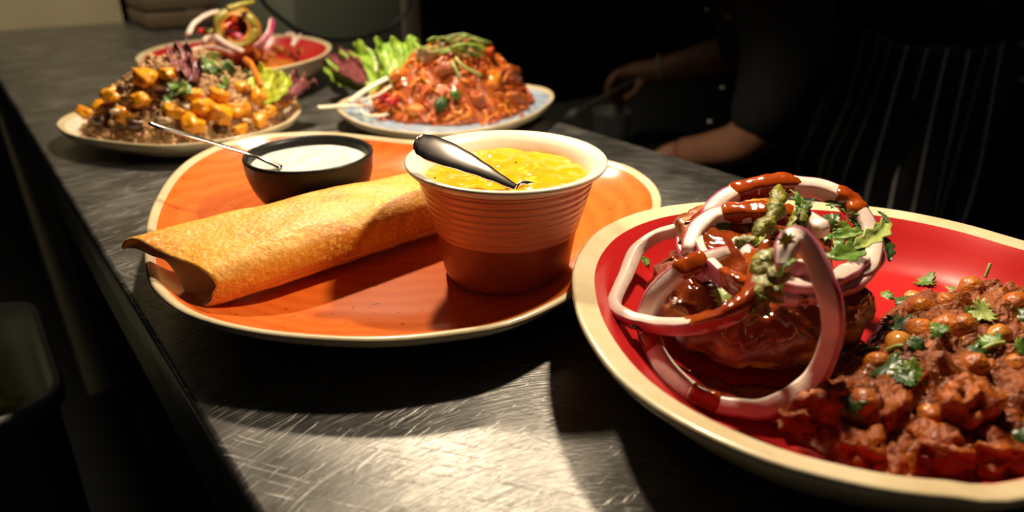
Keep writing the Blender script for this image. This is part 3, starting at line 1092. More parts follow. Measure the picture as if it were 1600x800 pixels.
# ---- onion rings: a band swept along a traced loop, purple skin on the outer side
def onion_ring(pts, label, half_r=0.0030, half_n=0.0042, sauce=(), sub=7, skin=True, name='onion_ring', group='red onion rings on the fried patties', skin_m=None, flesh=None, face=None):
    path = catmull(pts, sub)
    sd_ = len(COL.objects) * 0.37
    path = [p + 0.0007 * Vector((mn.noise(p * 90 + Vector((sd_, 0, 0))), mn.noise(p * 90 + Vector((0, sd_, 0))), mn.noise(p * 90 + Vector((0, 0, sd_))))) for p in path]
    cen = sum(path, Vector()) / len(path)
    nrm = Vector()
    for i in range(len(path)):
        nrm += (path[i] - cen).cross(path[(i + 1) % len(path)] - cen)
    nrm = nrm.normalized() if nrm.length > 1e-9 else Vector((0, 0, 1))
    if face is not None:
        nrm = Vector(face).normalized()
    fr = frames(path, nrm)             # side = t x nrm : radial
    k = len(path)

    def taper(u):
        return min(1.0, 0.55 + 9 * u, 0.55 + 9 * (1 - u)) * (1 + 0.16 * mn.noise(Vector((u * 9 + sd_, 0, 0))))
    V, F = tube_data(path, lambda u: half_r * taper(u), lambda u: half_n * taper(u), 16, nrm, power=0.5)
    o = mesh(name, V, F, flesh or M['onion'], origin=path[0])
    tag(o, label, 'onion', group)
    sgn = 1 if sum(f[1].dot(p - cen) for f, p in zip(fr, path)) > 0 else -1
    if skin:
        V, F = [], []
        m_ = 6
        for i, p in enumerate(path):
            t, s, nn = fr[i]
            q = taper(i / (k - 1))
            for j in range(m_ + 1):
                a = -1.12 + 2.24 * j / m_
                ca_, sa_ = math.cos(a), math.sin(a)
                V.append(p + s * (sgn * (half_r * q * abs(ca_) ** 0.5 + 0.0002)) + nn * (half_n * q * 1.02 * math.copysign(abs(sa_) ** 0.5, sa_)))
        for i in range(k - 1):
            for j in range(m_):
                a = i * (m_ + 1) + j
                F.append((a, a + 1, a + m_ + 2, a + m_ + 1))
        sk = mesh('onion_skin', V, F, skin_m or M['skin_on'], o, origin=path[0])
    for (u0, u1) in sauce:
        i0, i1 = int(u0 * (k - 1)), int(u1 * (k - 1))
        sub_ = path[i0:i1 + 1]
        if len(sub_) < 3:
            continue
        up_ = nrm
        V, F = [], []
        nn_ = 18
        frs = fr[i0:i1 + 1]
        kk_ = len(sub_)
        for ii, p in enumerate(sub_):
            t, s, nr2 = frs[ii]
            uu = ii / (kk_ - 1)
            q = taper((i0 + ii) / (k - 1))
            for jj_ in range(nn_):
                th = 2 * PI * jj_ / nn_
                ca_, sa_ = math.cos(th), math.sin(th)
                dv = s * ca_ + nr2 * sa_
                ex = 0.0005 + 0.0010 * mn.fractal((p + dv * 0.004) * 220, 1, 2, 3) - 0.0030 * max(0, 1 - 5 * min(uu, 1 - uu)) ** 2
                ex += 0.0006 * dv.z
                V.append(p + s * ((half_r * q + ex) * math.copysign(abs(ca_) ** 0.55, ca_)) + nr2 * ((half_n * q + ex) * math.copysign(abs(sa_) ** 0.55, sa_)))
        for ii in range(kk_ - 1):
            for jj_ in range(nn_):
                a_, b_ = ii * nn_ + jj_, ii * nn_ + (jj_ + 1) % nn_
                F.append((a_, b_, b_ + nn_, a_ + nn_))
        mesh('sauce_smear', V, F, M['sauce_lt'], o, origin=sub_[0])
    return o


def P3(lst):
    return [at(x, y, z) for x, y, z in lst]


onion_ring(P3([(1222, 420, .078), (1226, 388, .083), (1242, 372, .085), (1262, 385, .082), (1283, 425, .074), (1298, 475, .063), (1300, 520, .050), (1285, 570, .036), (1250, 612, .024), (1200, 637, .018), (1140, 636, .017), (1085, 615, .017),
               (1045, 580, .019), (1018, 535, .024), (1010, 500, .030), (1022, 465, .041), (1050, 435, .051), (1090, 412, .058), (1138, 393, .063)]),
           'long onion ring hanging down the front of the patties to the plate', 0.0043, 0.0040, [(0.57, 0.62), (0.70, 0.75), (0.90, 0.975)])
onion_ring(P3([(1118, 350, .062), (1075, 356, .055), (1030, 368, .045), (995, 393, .037), (978, 430, .032), (960, 470, .030), (975, 494, .030), (1020, 507, .034), (1070, 510, .042), (1120, 500, .051), (1160, 478, .058), (1182, 445, .063), (1180, 410, .066), (1150, 375, .066)]),
           'onion ring looping out over the left of the red plate', 0.0031, 0.0036, [(0.60, 0.97)])
onion_ring(P3([(1098, 350, .060), (1118, 322, .066), (1160, 300, .072), (1215, 291, .075), (1275, 295, .073), (1320, 313, .069), (1348, 345, .062), (1362, 385, .054), (1352, 420, .050), (1318, 440, .050)]),
           'sauce-glazed onion ring arching over the top of the patties', 0.0044, 0.0048, [(0.16, 0.40), (0.50, 0.66)])
onion_ring(P3([(1072, 395, .055), (1088, 360, .060), (1115, 340, .064), (1160, 334, .067), (1215, 336, .068), (1262, 345, .067), (1290, 365, .064)]),
           'sauce-coated onion strip just below the arching top ring', 0.0042, 0.0042, [(0.36, 0.80)])
onion_ring(P3([(1205, 462, .054), (1240, 465, .053), (1290, 458, .051), (1335, 440, .050), (1364, 410, .050), (1370, 385, .051)]),
           'lower of two nested pink onion arcs on the right of the patties', 0.0040, 0.0026, [(0.18, 0.30)])
onion_ring(P3([(1215, 440, .059), (1245, 447, .058), (1290, 440, .056), (1325, 424, .055), (1350, 402, .055)]),
           'upper of two nested pink onion arcs on the right of the patties', 0.0040, 0.0026, [(0.0, 0.12)])
onion_ring(P3([(1066, 372, .050), (1070, 395, .050), (1085, 415, .051), (1108, 432, .052)]), 'short pale onion piece behind the left onion loop', 0.0034, 0.0036)
onion_ring(P3([(1092, 372, .056), (1096, 395, .056), (1112, 420, .057), (1150, 445, .059), (1185, 455, .060)]), 'purple-skinned onion slice inside the left onion loop', 0.0022, 0.0046, [(0.6, 1.0)])
onion_ring(P3([(1225, 405, .064), (1255, 418, .064), (1290, 412, .063)]), 'small onion slice behind the tall curled ring end', 0.0022, 0.0034)
upd()


# ---- green chutney drizzle: blobby strands that follow the surface
def drizzle(name, pix, rad, m, label, seed=0, cat='sauce', group=None):
    pts = P3(pix)
    path = catmull(pts, 8)
    k = len(path)
    rn = random.Random(seed)
    n = 14
    V, F = [], []
    fr = frames(path)
    for i, p in enumerate(path):
        t, s, nn = fr[i]
        u = i / (k - 1)
        base = rad * (0.75 + 0.35 * mn.noise(Vector((u * 6 + seed, 0, 0)))) * min(1, 0.3 + 8 * u, 0.3 + 8 * (1 - u))
        for j in range(n):
            th = 2 * PI * j / n
            q = s * math.cos(th) + nn * math.sin(th)
            r = base * (1 + 0.5 * mn.fractal((p + q * 0.003) * 260 + Vector((seed, 0, 0)), 1, 2, 3))
            V.append(p + q * r)
    for i in range(k - 1):
        for j in range(n):
            a, b = i * n + j, i * n + (j + 1) % n
            F.append((a, b, b + n, a + n))
    F.append(tuple(range(n - 1, -1, -1)))
    F.append(tuple(range((k - 1) * n, k * n)))
    o = mesh(name, V, F, m, origin=pts[0])
    return tag(o, label, cat, group)


drizzle('green_chutney', [(1216, 290, .081), (1216, 312, .079), (1209, 335, .075), (1195, 354, .072), (1182, 370, .070)], 0.0050, M['greench'], 'green chutney drip over the sauce-glazed top onion ring', 1)
drizzle('green_chutney', [(1205, 393, .072), (1198, 418, .069), (1194, 443, .065), (1187, 468, .060), (1176, 492, .053)], 0.0066, M['greench'], 'thick green chutney streak running down the middle of the patties', 2)
drizzle('green_chutney', [(1222, 402, .073), (1216, 425, .069), (1210, 450, .064), (1201, 472, .058)], 0.0060, M['greench'], 'green chutney streak beside the tall curled onion end', 3)
drizzle('green_chutney', [(1258, 322, .079), (1248, 345, .077), (1238, 366, .075), (1222, 388, .073)], 0.0048, M['greench'], 'green chutney streak mixed with chopped coriander near the top', 4)
drizzle('green_chutney', [(1148, 380, .069), (1168, 377, .070), (1188, 380, .070)], 0.0036, M['greench'], 'small green chutney dab left of the middle streak', 5)
drizzle('green_chutney', [(1180, 480, .057), (1168, 492, .053), (1178, 504, .050)], 0.0036, M['greench'], 'lowest green chutney dab hanging below the middle streak', 6)


# ---- coriander
def leaf_mesh(name, L, W, m, seed=0, lobes=3, bend=0.35, toothed=0.25, thick=0.00035):
    rn = random.Random(seed)
    n, k = 40, 4
    V = [Vector((0, 0, 0))]
    for i in range(1, k + 1):
        s = i / k
        for j in range(n):
            th = 2 * PI * j / n
            lob = 0.62 + 0.38 * abs(math.cos(th * lobes / 2 + 0.2 * seed)) ** 0.7
            tooth = 1 + toothed * math.sin(th * 13 + seed) * (0.3 + 0.7 * s)
            r = s * lob * tooth
            x, y = r * math.cos(th) * L, r * math.sin(th) * W
            z = bend * (x * x) / L * (1 if seed % 2 else -1) + 0.30 * W * mn.noise(Vector((x / L * 1.8 + seed, y / W * 1.8, seed))) * s
            V.append(Vector((x, y, z)))
    F = []
    for j in range(n):
        F.append((0, 1 + j, 1 + (j + 1) % n))
    for i in range(k - 1):
        for j in range(n):
            a, b = 1 + i * n + j, 1 + i * n + (j + 1) % n
            F.append((a, a + n, b + n, b))
    # back face
    nv = len(V)
    V2 = [v - Vector((0, 0, thick)) for v in V]
    F2 = [tuple(nv + x for x in reversed(f)) for f in F]
    for j in range(n):
        a, b = 1 + (k - 1) * n + j, 1 + (k - 1) * n + (j + 1) % n
        F2.append((a, nv + a, nv + b, b))
    me = bpy.data.meshes.new(name)
    me.from_pydata([tuple(v) for v in V + V2], [], F + F2)
    me.polygons.foreach_set('use_smooth', [True] * len(me.polygons))
    me.materials.append(m)
    return me


LM = {k: [leaf_mesh('coriander_leaf', 0.0054, 0.0044, M[k], s, 3 + s % 3) for s in range(4)] for k in ('leaf', 'leaf_lt', 'leaf_dk')}


def put_leaf(px, py, kind, sc, yaw, tilt, label, group=None, off=0.0009, name='coriander_leaf', s=None):
    p, nn = hit(px, py)
    if p is None:
        return None
    nn = (nn + Vector((0, 0, 0.8)) - ray(px, py).normalized() * 0.5).normalized()
    o = inst(name, LM[kind][(s if s is not None else int(px)) % 4], p + nn * off, align(nn, yaw, tilt), sc)
    return tag(o, label, 'herb', group)


def put_stem(px0, py0, px1, py1, rad, m, label, name='coriander_sprig', lift=0.0015, group=None):
    p0, _ = hit(px0, py0)
    p1, _ = hit(px1, py1)
    if p0 is None or p1 is None:
        return
    if (p1 - p0).length > 0.03:
        p1 = atd(px1, py1, (p0 - CO).length)
    mid = p0.lerp(p1, 0.5) + Vector((0, 0, lift * 1.6))
    return tag(tube(name, [p0 + Vector((0, 0, lift)), mid, p1 + Vector((0, 0, lift))], rad, m, n=7), label, 'herb', group)


G = 'coriander on the fried patties'
put_leaf(1130, 357, 'leaf', 1.15, 0.4, 0.1, 'coriander leaf on the left onion loop, beside the arch', G)
put_leaf(1187, 381, 'leaf_lt', 1.0, 1.2, 0.1, 'pale coriander leaf in the centre of the patties', G)
put_leaf(1130, 462, 'leaf_lt', 1.25, 2.0, 0.1, 'pale olive leaf lying in the tamarind sauce', G)
put_leaf(1008, 408, 'leaf', 0.75, 0.6, 0.1, 'tiny coriander leaf alone on the bare red glaze', G)
put_leaf(995, 515, 'leaf_dk', 0.9, 2.2, 0.1, 'dark coriander scrap beside the plate rim, left of the patties', G)
rr = random.Random(3)
for (px, py, kd, sc) in [(1246, 322, 'leaf', 1.3), (1262, 330, 'leaf_dk', 1.2), (1240, 342, 'leaf', 1.0), (1252, 352, 'leaf_dk', 1.1), (1308, 322, 'leaf', 1.3), (1325, 340, 'leaf', 1.4), (1300, 345, 'leaf_dk', 1.2), (1318, 360, 'leaf', 1.3), (1340, 352, 'leaf_dk', 1.3),
                         (1290, 370, 'leaf', 1.1), (1335, 372, 'leaf', 1.3), (1306, 383, 'leaf', 1.2), (1222, 378, 'leaf', 0.8), (1232, 418, 'leaf', 0.9)]:
    put_leaf(px, py, kd, sc, rr.uniform(0, 6), rr.uniform(-0.7, 0.7), 'chopped coriander scrap in the heap on top of the patties', G, 0.002)
upd()


def big_leaf(pts, width, m, label, seed=0):
    """a folded long leaf along a path of world points"""
    path = catmull(pts, 8)
    k = len(path)
    fr = frames(path, (0.2, -0.4, 1))
    V, F = [], []
    n = 10
    for i, p in enumerate(path):
        t, s, nn = fr[i]
        u = i / (k - 1)
        wd = width * (math.sin(PI * min(0.98, 0.06 + u * 0.92)) ** 0.7) * (1 + 0.22 * math.sin(u * 26 + seed))
        for j in range(n + 1):
            q = -1 + 2 * j / n
            V.append(p + s * (wd * q) + nn * (abs(q) * wd * 0.45 + 0.0008 * mn.noise(Vector((u * 7, q * 3, seed)))))
    for i in range(k - 1):
        for j in range(n):
            a = i * (n + 1) + j
            F.append((a, a + 1, a + n + 2, a + n + 1))
    o = mesh('coriander_leaf', V, F, m, origin=pts[0])
    so_ = o.modifiers.new('solid', 'SOLIDIFY')
    so_.thickness = 0.0004
    return tag(o, label, 'herb', G)


big_leaf(P3([(1280, 400, .066), (1305, 402, .067), (1330, 395, .067), (1352, 380, .068)]), 0.0050, M['leaf'], 'long folded coriander leaf on the right of the patties', 1)
big_leaf(P3([(1335, 388, .068), (1358, 374, .069), (1378, 360, .070), (1386, 338, .071)]), 0.0040, M['leaf_lt'], 'pale upright coriander leaf at the right tip of the heap', 4)
big_leaf(P3([(1376, 366, .069), (1386, 385, .066), (1390, 408, .062)]), 0.0030, M['leaf_dk'], 'dark coriander leaf tip hanging off the right of the heap', 2)
big_leaf(P3([(1372, 330, .073), (1381, 338, .072), (1388, 348, .071)]), 0.0014, M['leaf_dk'], 'thin dark leaf tip sticking up at the far right of the heap', 3)
big_leaf(P3([(1300, 372, .067), (1325, 366, .068), (1352, 362, .069)]), 0.0034, M['leaf'], 'coriander leaf tucked behind the long folded leaf', 5)
G = 'coriander on the curry'
for px, py, kd, sc, lab in [(1445, 441, 'leaf', 1.2, 'coriander scrap at the back left corner of the curry'), (1490, 452, 'leaf', 1.3, 'broad coriander leaf at the back middle of the curry'), (1535, 489, 'leaf_lt', 1.2, 'pale coriander leaf near the back right of the curry'),
                            (1510, 487, 'leaf_dk', 0.9, 'dark coriander scrap left of the pale leaf at the back'), (1468, 516, 'leaf', 0.9, 'small green leaf between chickpeas in the middle of the curry'), (1403, 507, 'leaf_dk', 1.5, 'dark coriander sprig hanging off the left side of the curry'),
                            (1412, 470, 'leaf_dk', 1.1, 'dark leaf scrap below the pale orange back chickpea'), (1390, 577, 'leaf_dk', 1.8, 'largest dark coriander leaf in the middle of the curry'), (1424, 582, 'leaf', 1.3, 'mid green leaf touching the largest dark leaf'),
                            (1415, 594, 'leaf_dk', 1.0, 'dark scrap in front of the largest dark leaf'), (1520, 549, 'leaf_dk', 1.2, 'dark leaf left of the pale green stem piece'), (1545, 535, 'leaf', 1.0, 'green leaf on top of the pale green stem piece'),
                            (1592, 497, 'leaf_dk', 1.2, 'dark leaf at the right frame edge, back of the curry'), (1595, 545, 'leaf', 0.9, 'green scrap at the right frame edge, middle of the curry'), (1382, 463, 'leaf', 1.0, 'green scrap on the red glaze behind the curry'),
                            (1432, 539, 'leaf_dk', 0.9, 'dark scrap right of the palest chickpea'), (1350, 548, 'leaf', 1.0, 'green scrap at the left shoulder of the curry'), (1590, 680, 'leaf_dk', 1.1, 'dark leaf at the front right of the curry'),
                            (1330, 632, 'leaf_dk', 1.2, 'dark leaf among the front left chunks of the curry')]:
    put_leaf(px, py, kd, sc, rr.uniform(0, 6), rr.uniform(-0.4, 0.4), lab, G)
put_stem(1538, 438, 1546, 416, 0.0008, M['leaf_lt'], 'short pale herb stem standing at the back of the curry', group=G)
put_stem(1535, 550, 1568, 540, 0.0011, M['leaf_lt'], 'pale green stem piece right of the middle of the curry', group=G)
put_stem(1385, 552, 1410, 545, 0.0010, M['leaf_lt'], 'pale stem piece beside the pale chickpea at the left', group=G)
put_stem(1340, 556, 1372, 548, 0.0008, M['leaf'], 'thin green stem at the left edge of the curry', group=G)

# ================================================================== GRAIN AND POTATO SALAD ON THE WHITE PLATE
def hf_outline(fr_px, z):
    return [at(x, y, z) for x, y in fr_px]


upd()
fr_l = polar(lout, LC)
lo_in = [Vector((LC[0] + fr_l(t) * 0.84 * math.cos(t), LC[1] + fr_l(t) * 0.84 * math.sin(t), 0)) for t in [2 * PI * k / 24 for k in range(24)]]
pk = at(330, 85, 0.075)
V, F = mound_data(lo_in, LC, LF, 0.078, 1.75, 0.009, 50, 50, 130, 31, peak=(0.010, 0.0), edge=0.1)
gb = tag(mesh('grain_salad', V, F, M['ricebase'], origin=(LC[0], LC[1], LF)), 'heap of brown grain salad on the off-white plate', 'salad')
upd()


def scatter_on(n, xr, yr, zmin, rnd, inside):
    out = []
    tries = 0
    while len(out) < n and tries < n * 12:
        tries += 1
        x, y = rnd.uniform(*xr), rnd.uniform(*yr)
        if not inside(x, y):
            continue
        p, nn = drop(x, y, 0.3)
        if p.z > zmin:
            out.append((p, nn))
    return out


def grains(name, spots, size, m, rnd, parent=None):
    V, F = [], []
    base, fs = ico(1)
    for p, nn in spots:
        q = Quaternion((rnd.uniform(-1, 1), rnd.uniform(-1, 1), rnd.uniform(-1, 1)), rnd.uniform(0, 6))
        k = len(V)
        s = rnd.uniform(0.75, 1.3)
        o = p + nn * rnd.uniform(-0.0005, 0.0012)
        for b in base:
            V.append(o + q @ Vector((b.x * size[0] * s, b.y * size[1] * s, b.z * size[2] * s)))
        F += [tuple(k + i for i in f) for f in fs]
    o = mesh(name, V, F, m, parent)
    o['kind'] = 'stuff'
    return o


g1 = random.Random(41)
inl = lambda x, y: math.hypot(x - LC[0], y - LC[1]) < fr_l(math.atan2(y - LC[1], x - LC[0])) * 0.86
xr, yr = (min(p.x for p in lout), max(p.x for p in lout)), (min(p.y for p in lout), max(p.y for p in lout))
sp_ = scatter_on(1900, xr, yr, 0.012, g1, inl)
tag(grains('brown_rice', sp_[:1500], (0.0030, 0.0014, 0.0013), M['rice'], g1), 'loose brown rice grains covering the salad heap', 'rice')
tag(grains('pink_rice', sp_[1500:], (0.0026, 0.0016, 0.0015), M['pinkbean'], g1), 'pinkish grains mixed through the salad heap', 'rice')
upd()


def put_chunk(px, py, size, m, seed, label, cat, group, name, boxy=0.5, amp=0.22, sink=0.3, sub=3):
    p, nn = hit(px, py)
    if p is None:
        return
    me = blob_mesh(name, size, m, seed, amp, 1.6, sub, boxy)
    g = random.Random(seed)
    o = inst(name, me, p - ray(px, py).normalized() * (0.0) + Vector((0, 0, size[2] * (0.5 - sink))), (g.uniform(-.5, .5), g.uniform(-.5, .5), g.uniform(0, 3)))
    return tag(o, label, cat, group)


G = 'turmeric potatoes in the grain salad'
pot = [(228, 124, .0105, 'large orange potato chunk at the upper left of the salad'), (180, 150, .010, 'orange potato chunk at the left of the salad'), (135, 178, .008, 'small brown-orange potato at the left tip of the salad'),
       (220, 160, .009, 'orange potato above the teaspoon end on the salad'), (300, 196, .011, 'long orange potato piece at the front of the salad'), (318, 172, .010, 'orange potato piece in the middle of the salad'),
       (345, 182, .012, 'orange potato at the front right of the middle'), (372, 176, .010, 'orange potato right of the front middle piece'), (342, 150, .008, 'yellow potato cube in the middle right of the salad'),
       (398, 155, .010, 'brown-orange potato in the right of the salad'), (420, 176, .009, 'yellow potato near the right front edge of the salad'), (445, 160, .010, 'yellow potato at the right end by the lettuce'),
       (200, 185, .009, 'shaded orange potato low on the left of the salad'), (275, 178, .009, 'brown-orange potato right of the centre onion'),
       (262, 118, .008, 'orange potato below the upright purple lettuce'), (300, 150, .008, 'orange potato at the centre of the salad'), (375, 205, .007, 'small orange potato at the front rim of the salad'), (160, 168, .008, 'orange potato near the left tip, above the dark piece'), (375, 140, .007, 'small yellow potato left of the yellow-green lettuce'), (405, 190, .008, 'yellow potato low at the front right of the salad')]
for i, (px, py, s, lab) in enumerate(pot):
    put_chunk(px, py, (s * 1.25, s * 0.95, s * 0.8), M['potato'], 50 + i, lab, 'potato', G, 'potato_piece', 0.5, 0.38)
G = 'pale onions in the grain salad'
for i, (px, py, s, lab) in enumerate([(258, 188, .008, 'pale onion piece right of the teaspoon end'), (290, 168, .008, 'pale onion petal at the centre of the salad'), (330, 190, .006, 'pale onion bit between the front potatoes'), (385, 190, .006, 'pale onion bit at the front right of the salad'),
                                      (352, 128, .006, 'pale onion bit beside the green herbs of the salad'), (182, 175, .006, 'pale pink onion bit at the lower left of the salad')]):
    put_chunk(px, py, (s, s * 0.7, s * 0.45), M['paleon'], 80 + i, lab, 'onion', G, 'onion_piece', 0.2)
G = 'dark roast vegetables in the grain salad'
for i, (px, py, s, lab) in enumerate([(255, 145, .010, 'dark roast vegetable in the middle of the salad'), (215, 195, .010, 'dark roast vegetable low on the left of the salad'), (165, 190, .010, 'dark roast vegetable at the lower left tip'), (190, 140, .007, 'dark glossy vegetable at the left shoulder of the salad'), (345, 205, .007, 'dark vegetable at the front of the salad')]):
    put_chunk(px, py, (s, s * 0.7, s * 0.5), M['aub'], 100 + i, lab, 'vegetable', G, 'roast_vegetable')
upd()
G = 'herbs on the grain salad'
hr = random.Random(8)
for i in range(26):
    if i < 16:
        px, py = hr.gauss(345, 18), hr.gauss(108, 8)
    else:
        px, py = hr.gauss(285, 14), hr.gauss(142, 8)
    put_leaf(px, py, ['leaf', 'leaf', 'leaf_lt', 'leaf_dk'][i % 4], hr.uniform(0.9, 1.5), hr.uniform(0, 6), hr.uniform(-0.6, 0.6),
             'chopped green herb in the patch high on the grain salad' if i < 16 else 'chopped green herb in the patch at the centre of the grain salad', G, 0.002, 'chopped_herb')
upd()


def ruffle(name, base, tip, width, m, label, seed, frill=0.006, waves=7, group=None, edge_m=None, cat='lettuce', cup=0.4, rows=22, cols=30):
    """a frilly lettuce leaf from base to tip; the outer band can be another colour (a part)"""
    base, tip = Vector(base), Vector(tip)
    d = tip - base
    L = d.length
    d.normalize()
    up = Vector((-0.45, -0.55, 0.7)).normalized()
    s = d.cross(up).normalized()
    nn = s.cross(d).normalized()
    V = []
    for i in range(rows + 1):
        u = i / rows
        w_ = width * (0.25 + 0.75 * math.sin(PI * min(1, u * 0.62 + 0.05)))
        for j in range(cols + 1):
            q = -1 + 2 * j / cols
            ed = max(abs(q) ** 3, u ** 3)
            fz = frill * ed * math.sin(q * waves * 1.1 + u * waves * 0.9 + seed) + 0.5 * frill * ed * math.sin(q * waves * 2.6 + u * 6 + seed * 2)
            fz += 0.35 * frill * mn.noise(Vector((u * 5 + seed, q * 5, 0)))
            uu = u * (1 + 0.035 * math.sin(q * waves * 2.6 + seed))
            arch = (1 - q * q) * 0.18 * width
            V.append(base + d * (L * uu) + s * (w_ * q * (1 + 0.06 * math.sin(u * waves * 4))) + nn * (fz - cup * width * q * q * -1 * 0.5 + arch * 0.3))
    F1, F2 = [], []
    for i in range(rows):
        for j in range(cols):
            a = i * (cols + 1) + j
            f = (a, a + 1, a + cols + 2, a + cols + 1)
            if edge_m and (i > rows - 5 or j < 2 or j > cols - 3):
                F2.append(f)
            else:
                F1.append(f)
    o = mesh(name, V, F1, m, origin=base)
    so_ = o.modifiers.new('solid', 'SOLIDIFY')
    so_.thickness = 0.0005
    tag(o, label, cat, group)
    if edge_m:
        e = mesh('frilled_edge', V, F2, edge_m, o, origin=base)
        so_ = e.modifiers.new('solid', 'SOLIDIFY')
        so_.thickness = 0.0005
    return o


ruffle('lettuce_leaf', at(405, 168, 0.030), at(432, 112, 0.062), 0.022, M['lettuce_y'], 'yellow-green frilly lettuce leaf at the right end of the grain salad', 1.0, 0.005, 6)
ruffle('lettuce_leaf', at(430, 150, 0.040), at(478, 126, 0.046), 0.016, M['lettuce_p'], 'purple frilly lettuce leaf poking out at the right of the grain salad', 2.2, 0.006, 7)
ruffle('lettuce_leaf', at(290, 128, 0.066), at(279, 68, 0.094), 0.011, M['lettuce_p'], 'upright purple lettuce leaf on top of the grain salad', 4.0, 0.004, 5)
ruffle('lettuce_leaf', at(300, 128, 0.066), at(303, 88, 0.086), 0.010, M['lettuce_p'], 'smaller purple lettuce leaf right of the upright one on the grain salad', 5.0, 0.004, 5)
tag(tube('carrot_strip', P3([(382, 92, .076), (392, 100, .074), (400, 118, .068), (408, 136, .060)]), 0.0032, M['carrot'], rb=0.0014, n=8), 'bright orange carrot strip leaning on the yellow-green lettuce', 'carrot')
upd()

# ================================================================== FRITTERS ON THE BLUE PLATE
fr_u = polar(bout, UC)
uo_px = [(572, 168), (600, 186), (650, 195), (720, 196), (790, 186), (828, 168), (835, 150), (800, 138), (720, 134), (640, 140), (590, 150)]
uo = [at(x, y, LF) for x, y in uo_px]
UM = (sum(p.x for p in uo) / len(uo), sum(p.y for p in uo) / len(uo))
V, F = mound_data(uo, UM, LF, 0.072, 1.7, 0.009, 55, 50, 130, 77, peak=(0.008, -0.002), edge=0.1)
tag(mesh('carrot_fritters', V, F, M['fritter'], origin=(UM[0], UM[1], LF)), 'heap of spicy red-orange shredded fritters on the blue plate', 'fritters')
upd()
sr = random.Random(12)
shred = []
for k in range(10):
    L = sr.uniform(0.009, 0.018)
    pts = [Vector((-L / 2, 0, sr.uniform(-.002, .001))), Vector((-L / 6, sr.uniform(-.003, .003), sr.uniform(0, .003))), Vector((L / 6, sr.uniform(-.003, .003), sr.uniform(0, .003))), Vector((L / 2, 0, sr.uniform(-.002, .001)))]
    v, f = tube_data(catmull(pts, 3), sr.uniform(0.0010, 0.0020), sr.uniform(0.0007, 0.0012), 6)
    me = bpy.data.meshes.new('carrot_shred')
    me.from_pydata([tuple(x) for x in v], [], f)
    me.polygons.foreach_set('use_smooth', [True] * len(me.polygons))
    me.materials.append(M['carrot'] if k % 2 else M['carrot_red'])
    shred.append(me)
G = 'carrot shreds on the blue plate'
cnt = 0
while cnt < 210:
    px, py = sr.uniform(545, 832), sr.uniform(68, 196)
    p, nn = hit(px, py)
    if p is None or p.z < 0.008 or not (UM[0] - 0.13 < p.x < UM[0] + 0.13) or math.hypot(p.x - UM[0], p.y - UM[1]) > 0.105 or p.z < 0.0085:
        cnt += 1
        continue
    k = sr.randrange(10)
    o = inst('carrot_shred', shred[k], p + nn * 0.0012, align(nn, sr.uniform(0, 6), sr.uniform(-0.5, 0.5)), sr.uniform(0.8, 1.3))
    tag(o, 'orange carrot shred on the fritter heap of the blue plate' if k % 2 else 'chilli-red shred on the fritter heap of the blue plate', 'carrot', G)
    cnt += 1
upd()
G = 'fried fritter pieces on the blue plate'
for i, (px, py, s, m, lab) in enumerate([(770, 130, .015, 'carrot', 'smooth orange slice on the right of the fritter heap'), (665, 90, .012, 'paleon', 'pale browned piece near the top left of the fritters'), (745, 160, .013, 'fritter', 'dark red fritter lump at the front right'), (800, 118, .014, 'fritter', 'dark red fritter lump at the right shoulder'),
                                         (650, 175, .010, 'carrot', 'orange fritter lump at the front left of the heap'), (700, 110, .013, 'fritter', 'red fritter lump in the middle of the heap'), (760, 85, .010, 'carrot_red', 'red pepper piece at the top right of the fritters'), (810, 155, .010, 'fritter', 'dark fritter lump at the far right of the heap'),
                                         (625, 120, .011, 'carrot', 'orange fritter lump at the upper left of the heap'), (690, 165, .010, 'leaf_dk', 'dark green chilli piece at the front of the fritters'), (712, 150, .008, 'leaf', 'green chilli piece in the middle of the fritters')]):
    put_chunk(px, py, (s, s * 0.6, s * 0.7), M[m], 140 + i, lab, 'fritter', G, 'fritter_piece', 0.3, 0.3)
upd()
for i, (px, py, s, lab) in enumerate([(598, 156, .009, 'red tomato chunk at the left of the fritters'), (612, 160, .007, 'smaller red tomato chunk touching the fritter heap'), (590, 164, .006, 'red tomato scrap at the left edge of the blue plate')]):
    put_chunk(px, py, (s, s * 0.8, s * 0.7), M['tomato'], 170 + i, lab, 'tomato', 'tomato on the blue plate', 'tomato_chunk', 0.4, 0.15)
ruffle('lettuce_leaf', at(600, 150, 0.018), at(536, 92, 0.050), 0.030, M['lettuce'], 'bright green frilly lettuce leaf at the left of the blue plate', 0.4, 0.007, 7, edge_m=None)
ruffle('lettuce_leaf', at(625, 135, 0.035), at(622, 64, 0.078), 0.026, M['lettuce'], 'upright green frilly lettuce leaf behind the fritters', 3.1, 0.007, 7)
ruffle('lettuce_leaf', at(570, 130, 0.035), at(528, 88, 0.052), 0.017, M['lettuce_p'], 'reddish lettuce leaf behind the bright green one', 6.1, 0.006, 6)
ruffle('lettuce_leaf', at(545, 128, 0.022), at(512, 88, 0.036), 0.010, M['lettuce_p'], 'dark purple lettuce leaf hanging off the left of the blue plate', 7.3, 0.005, 6)
G = 'white cabbage strips on the blue plate'
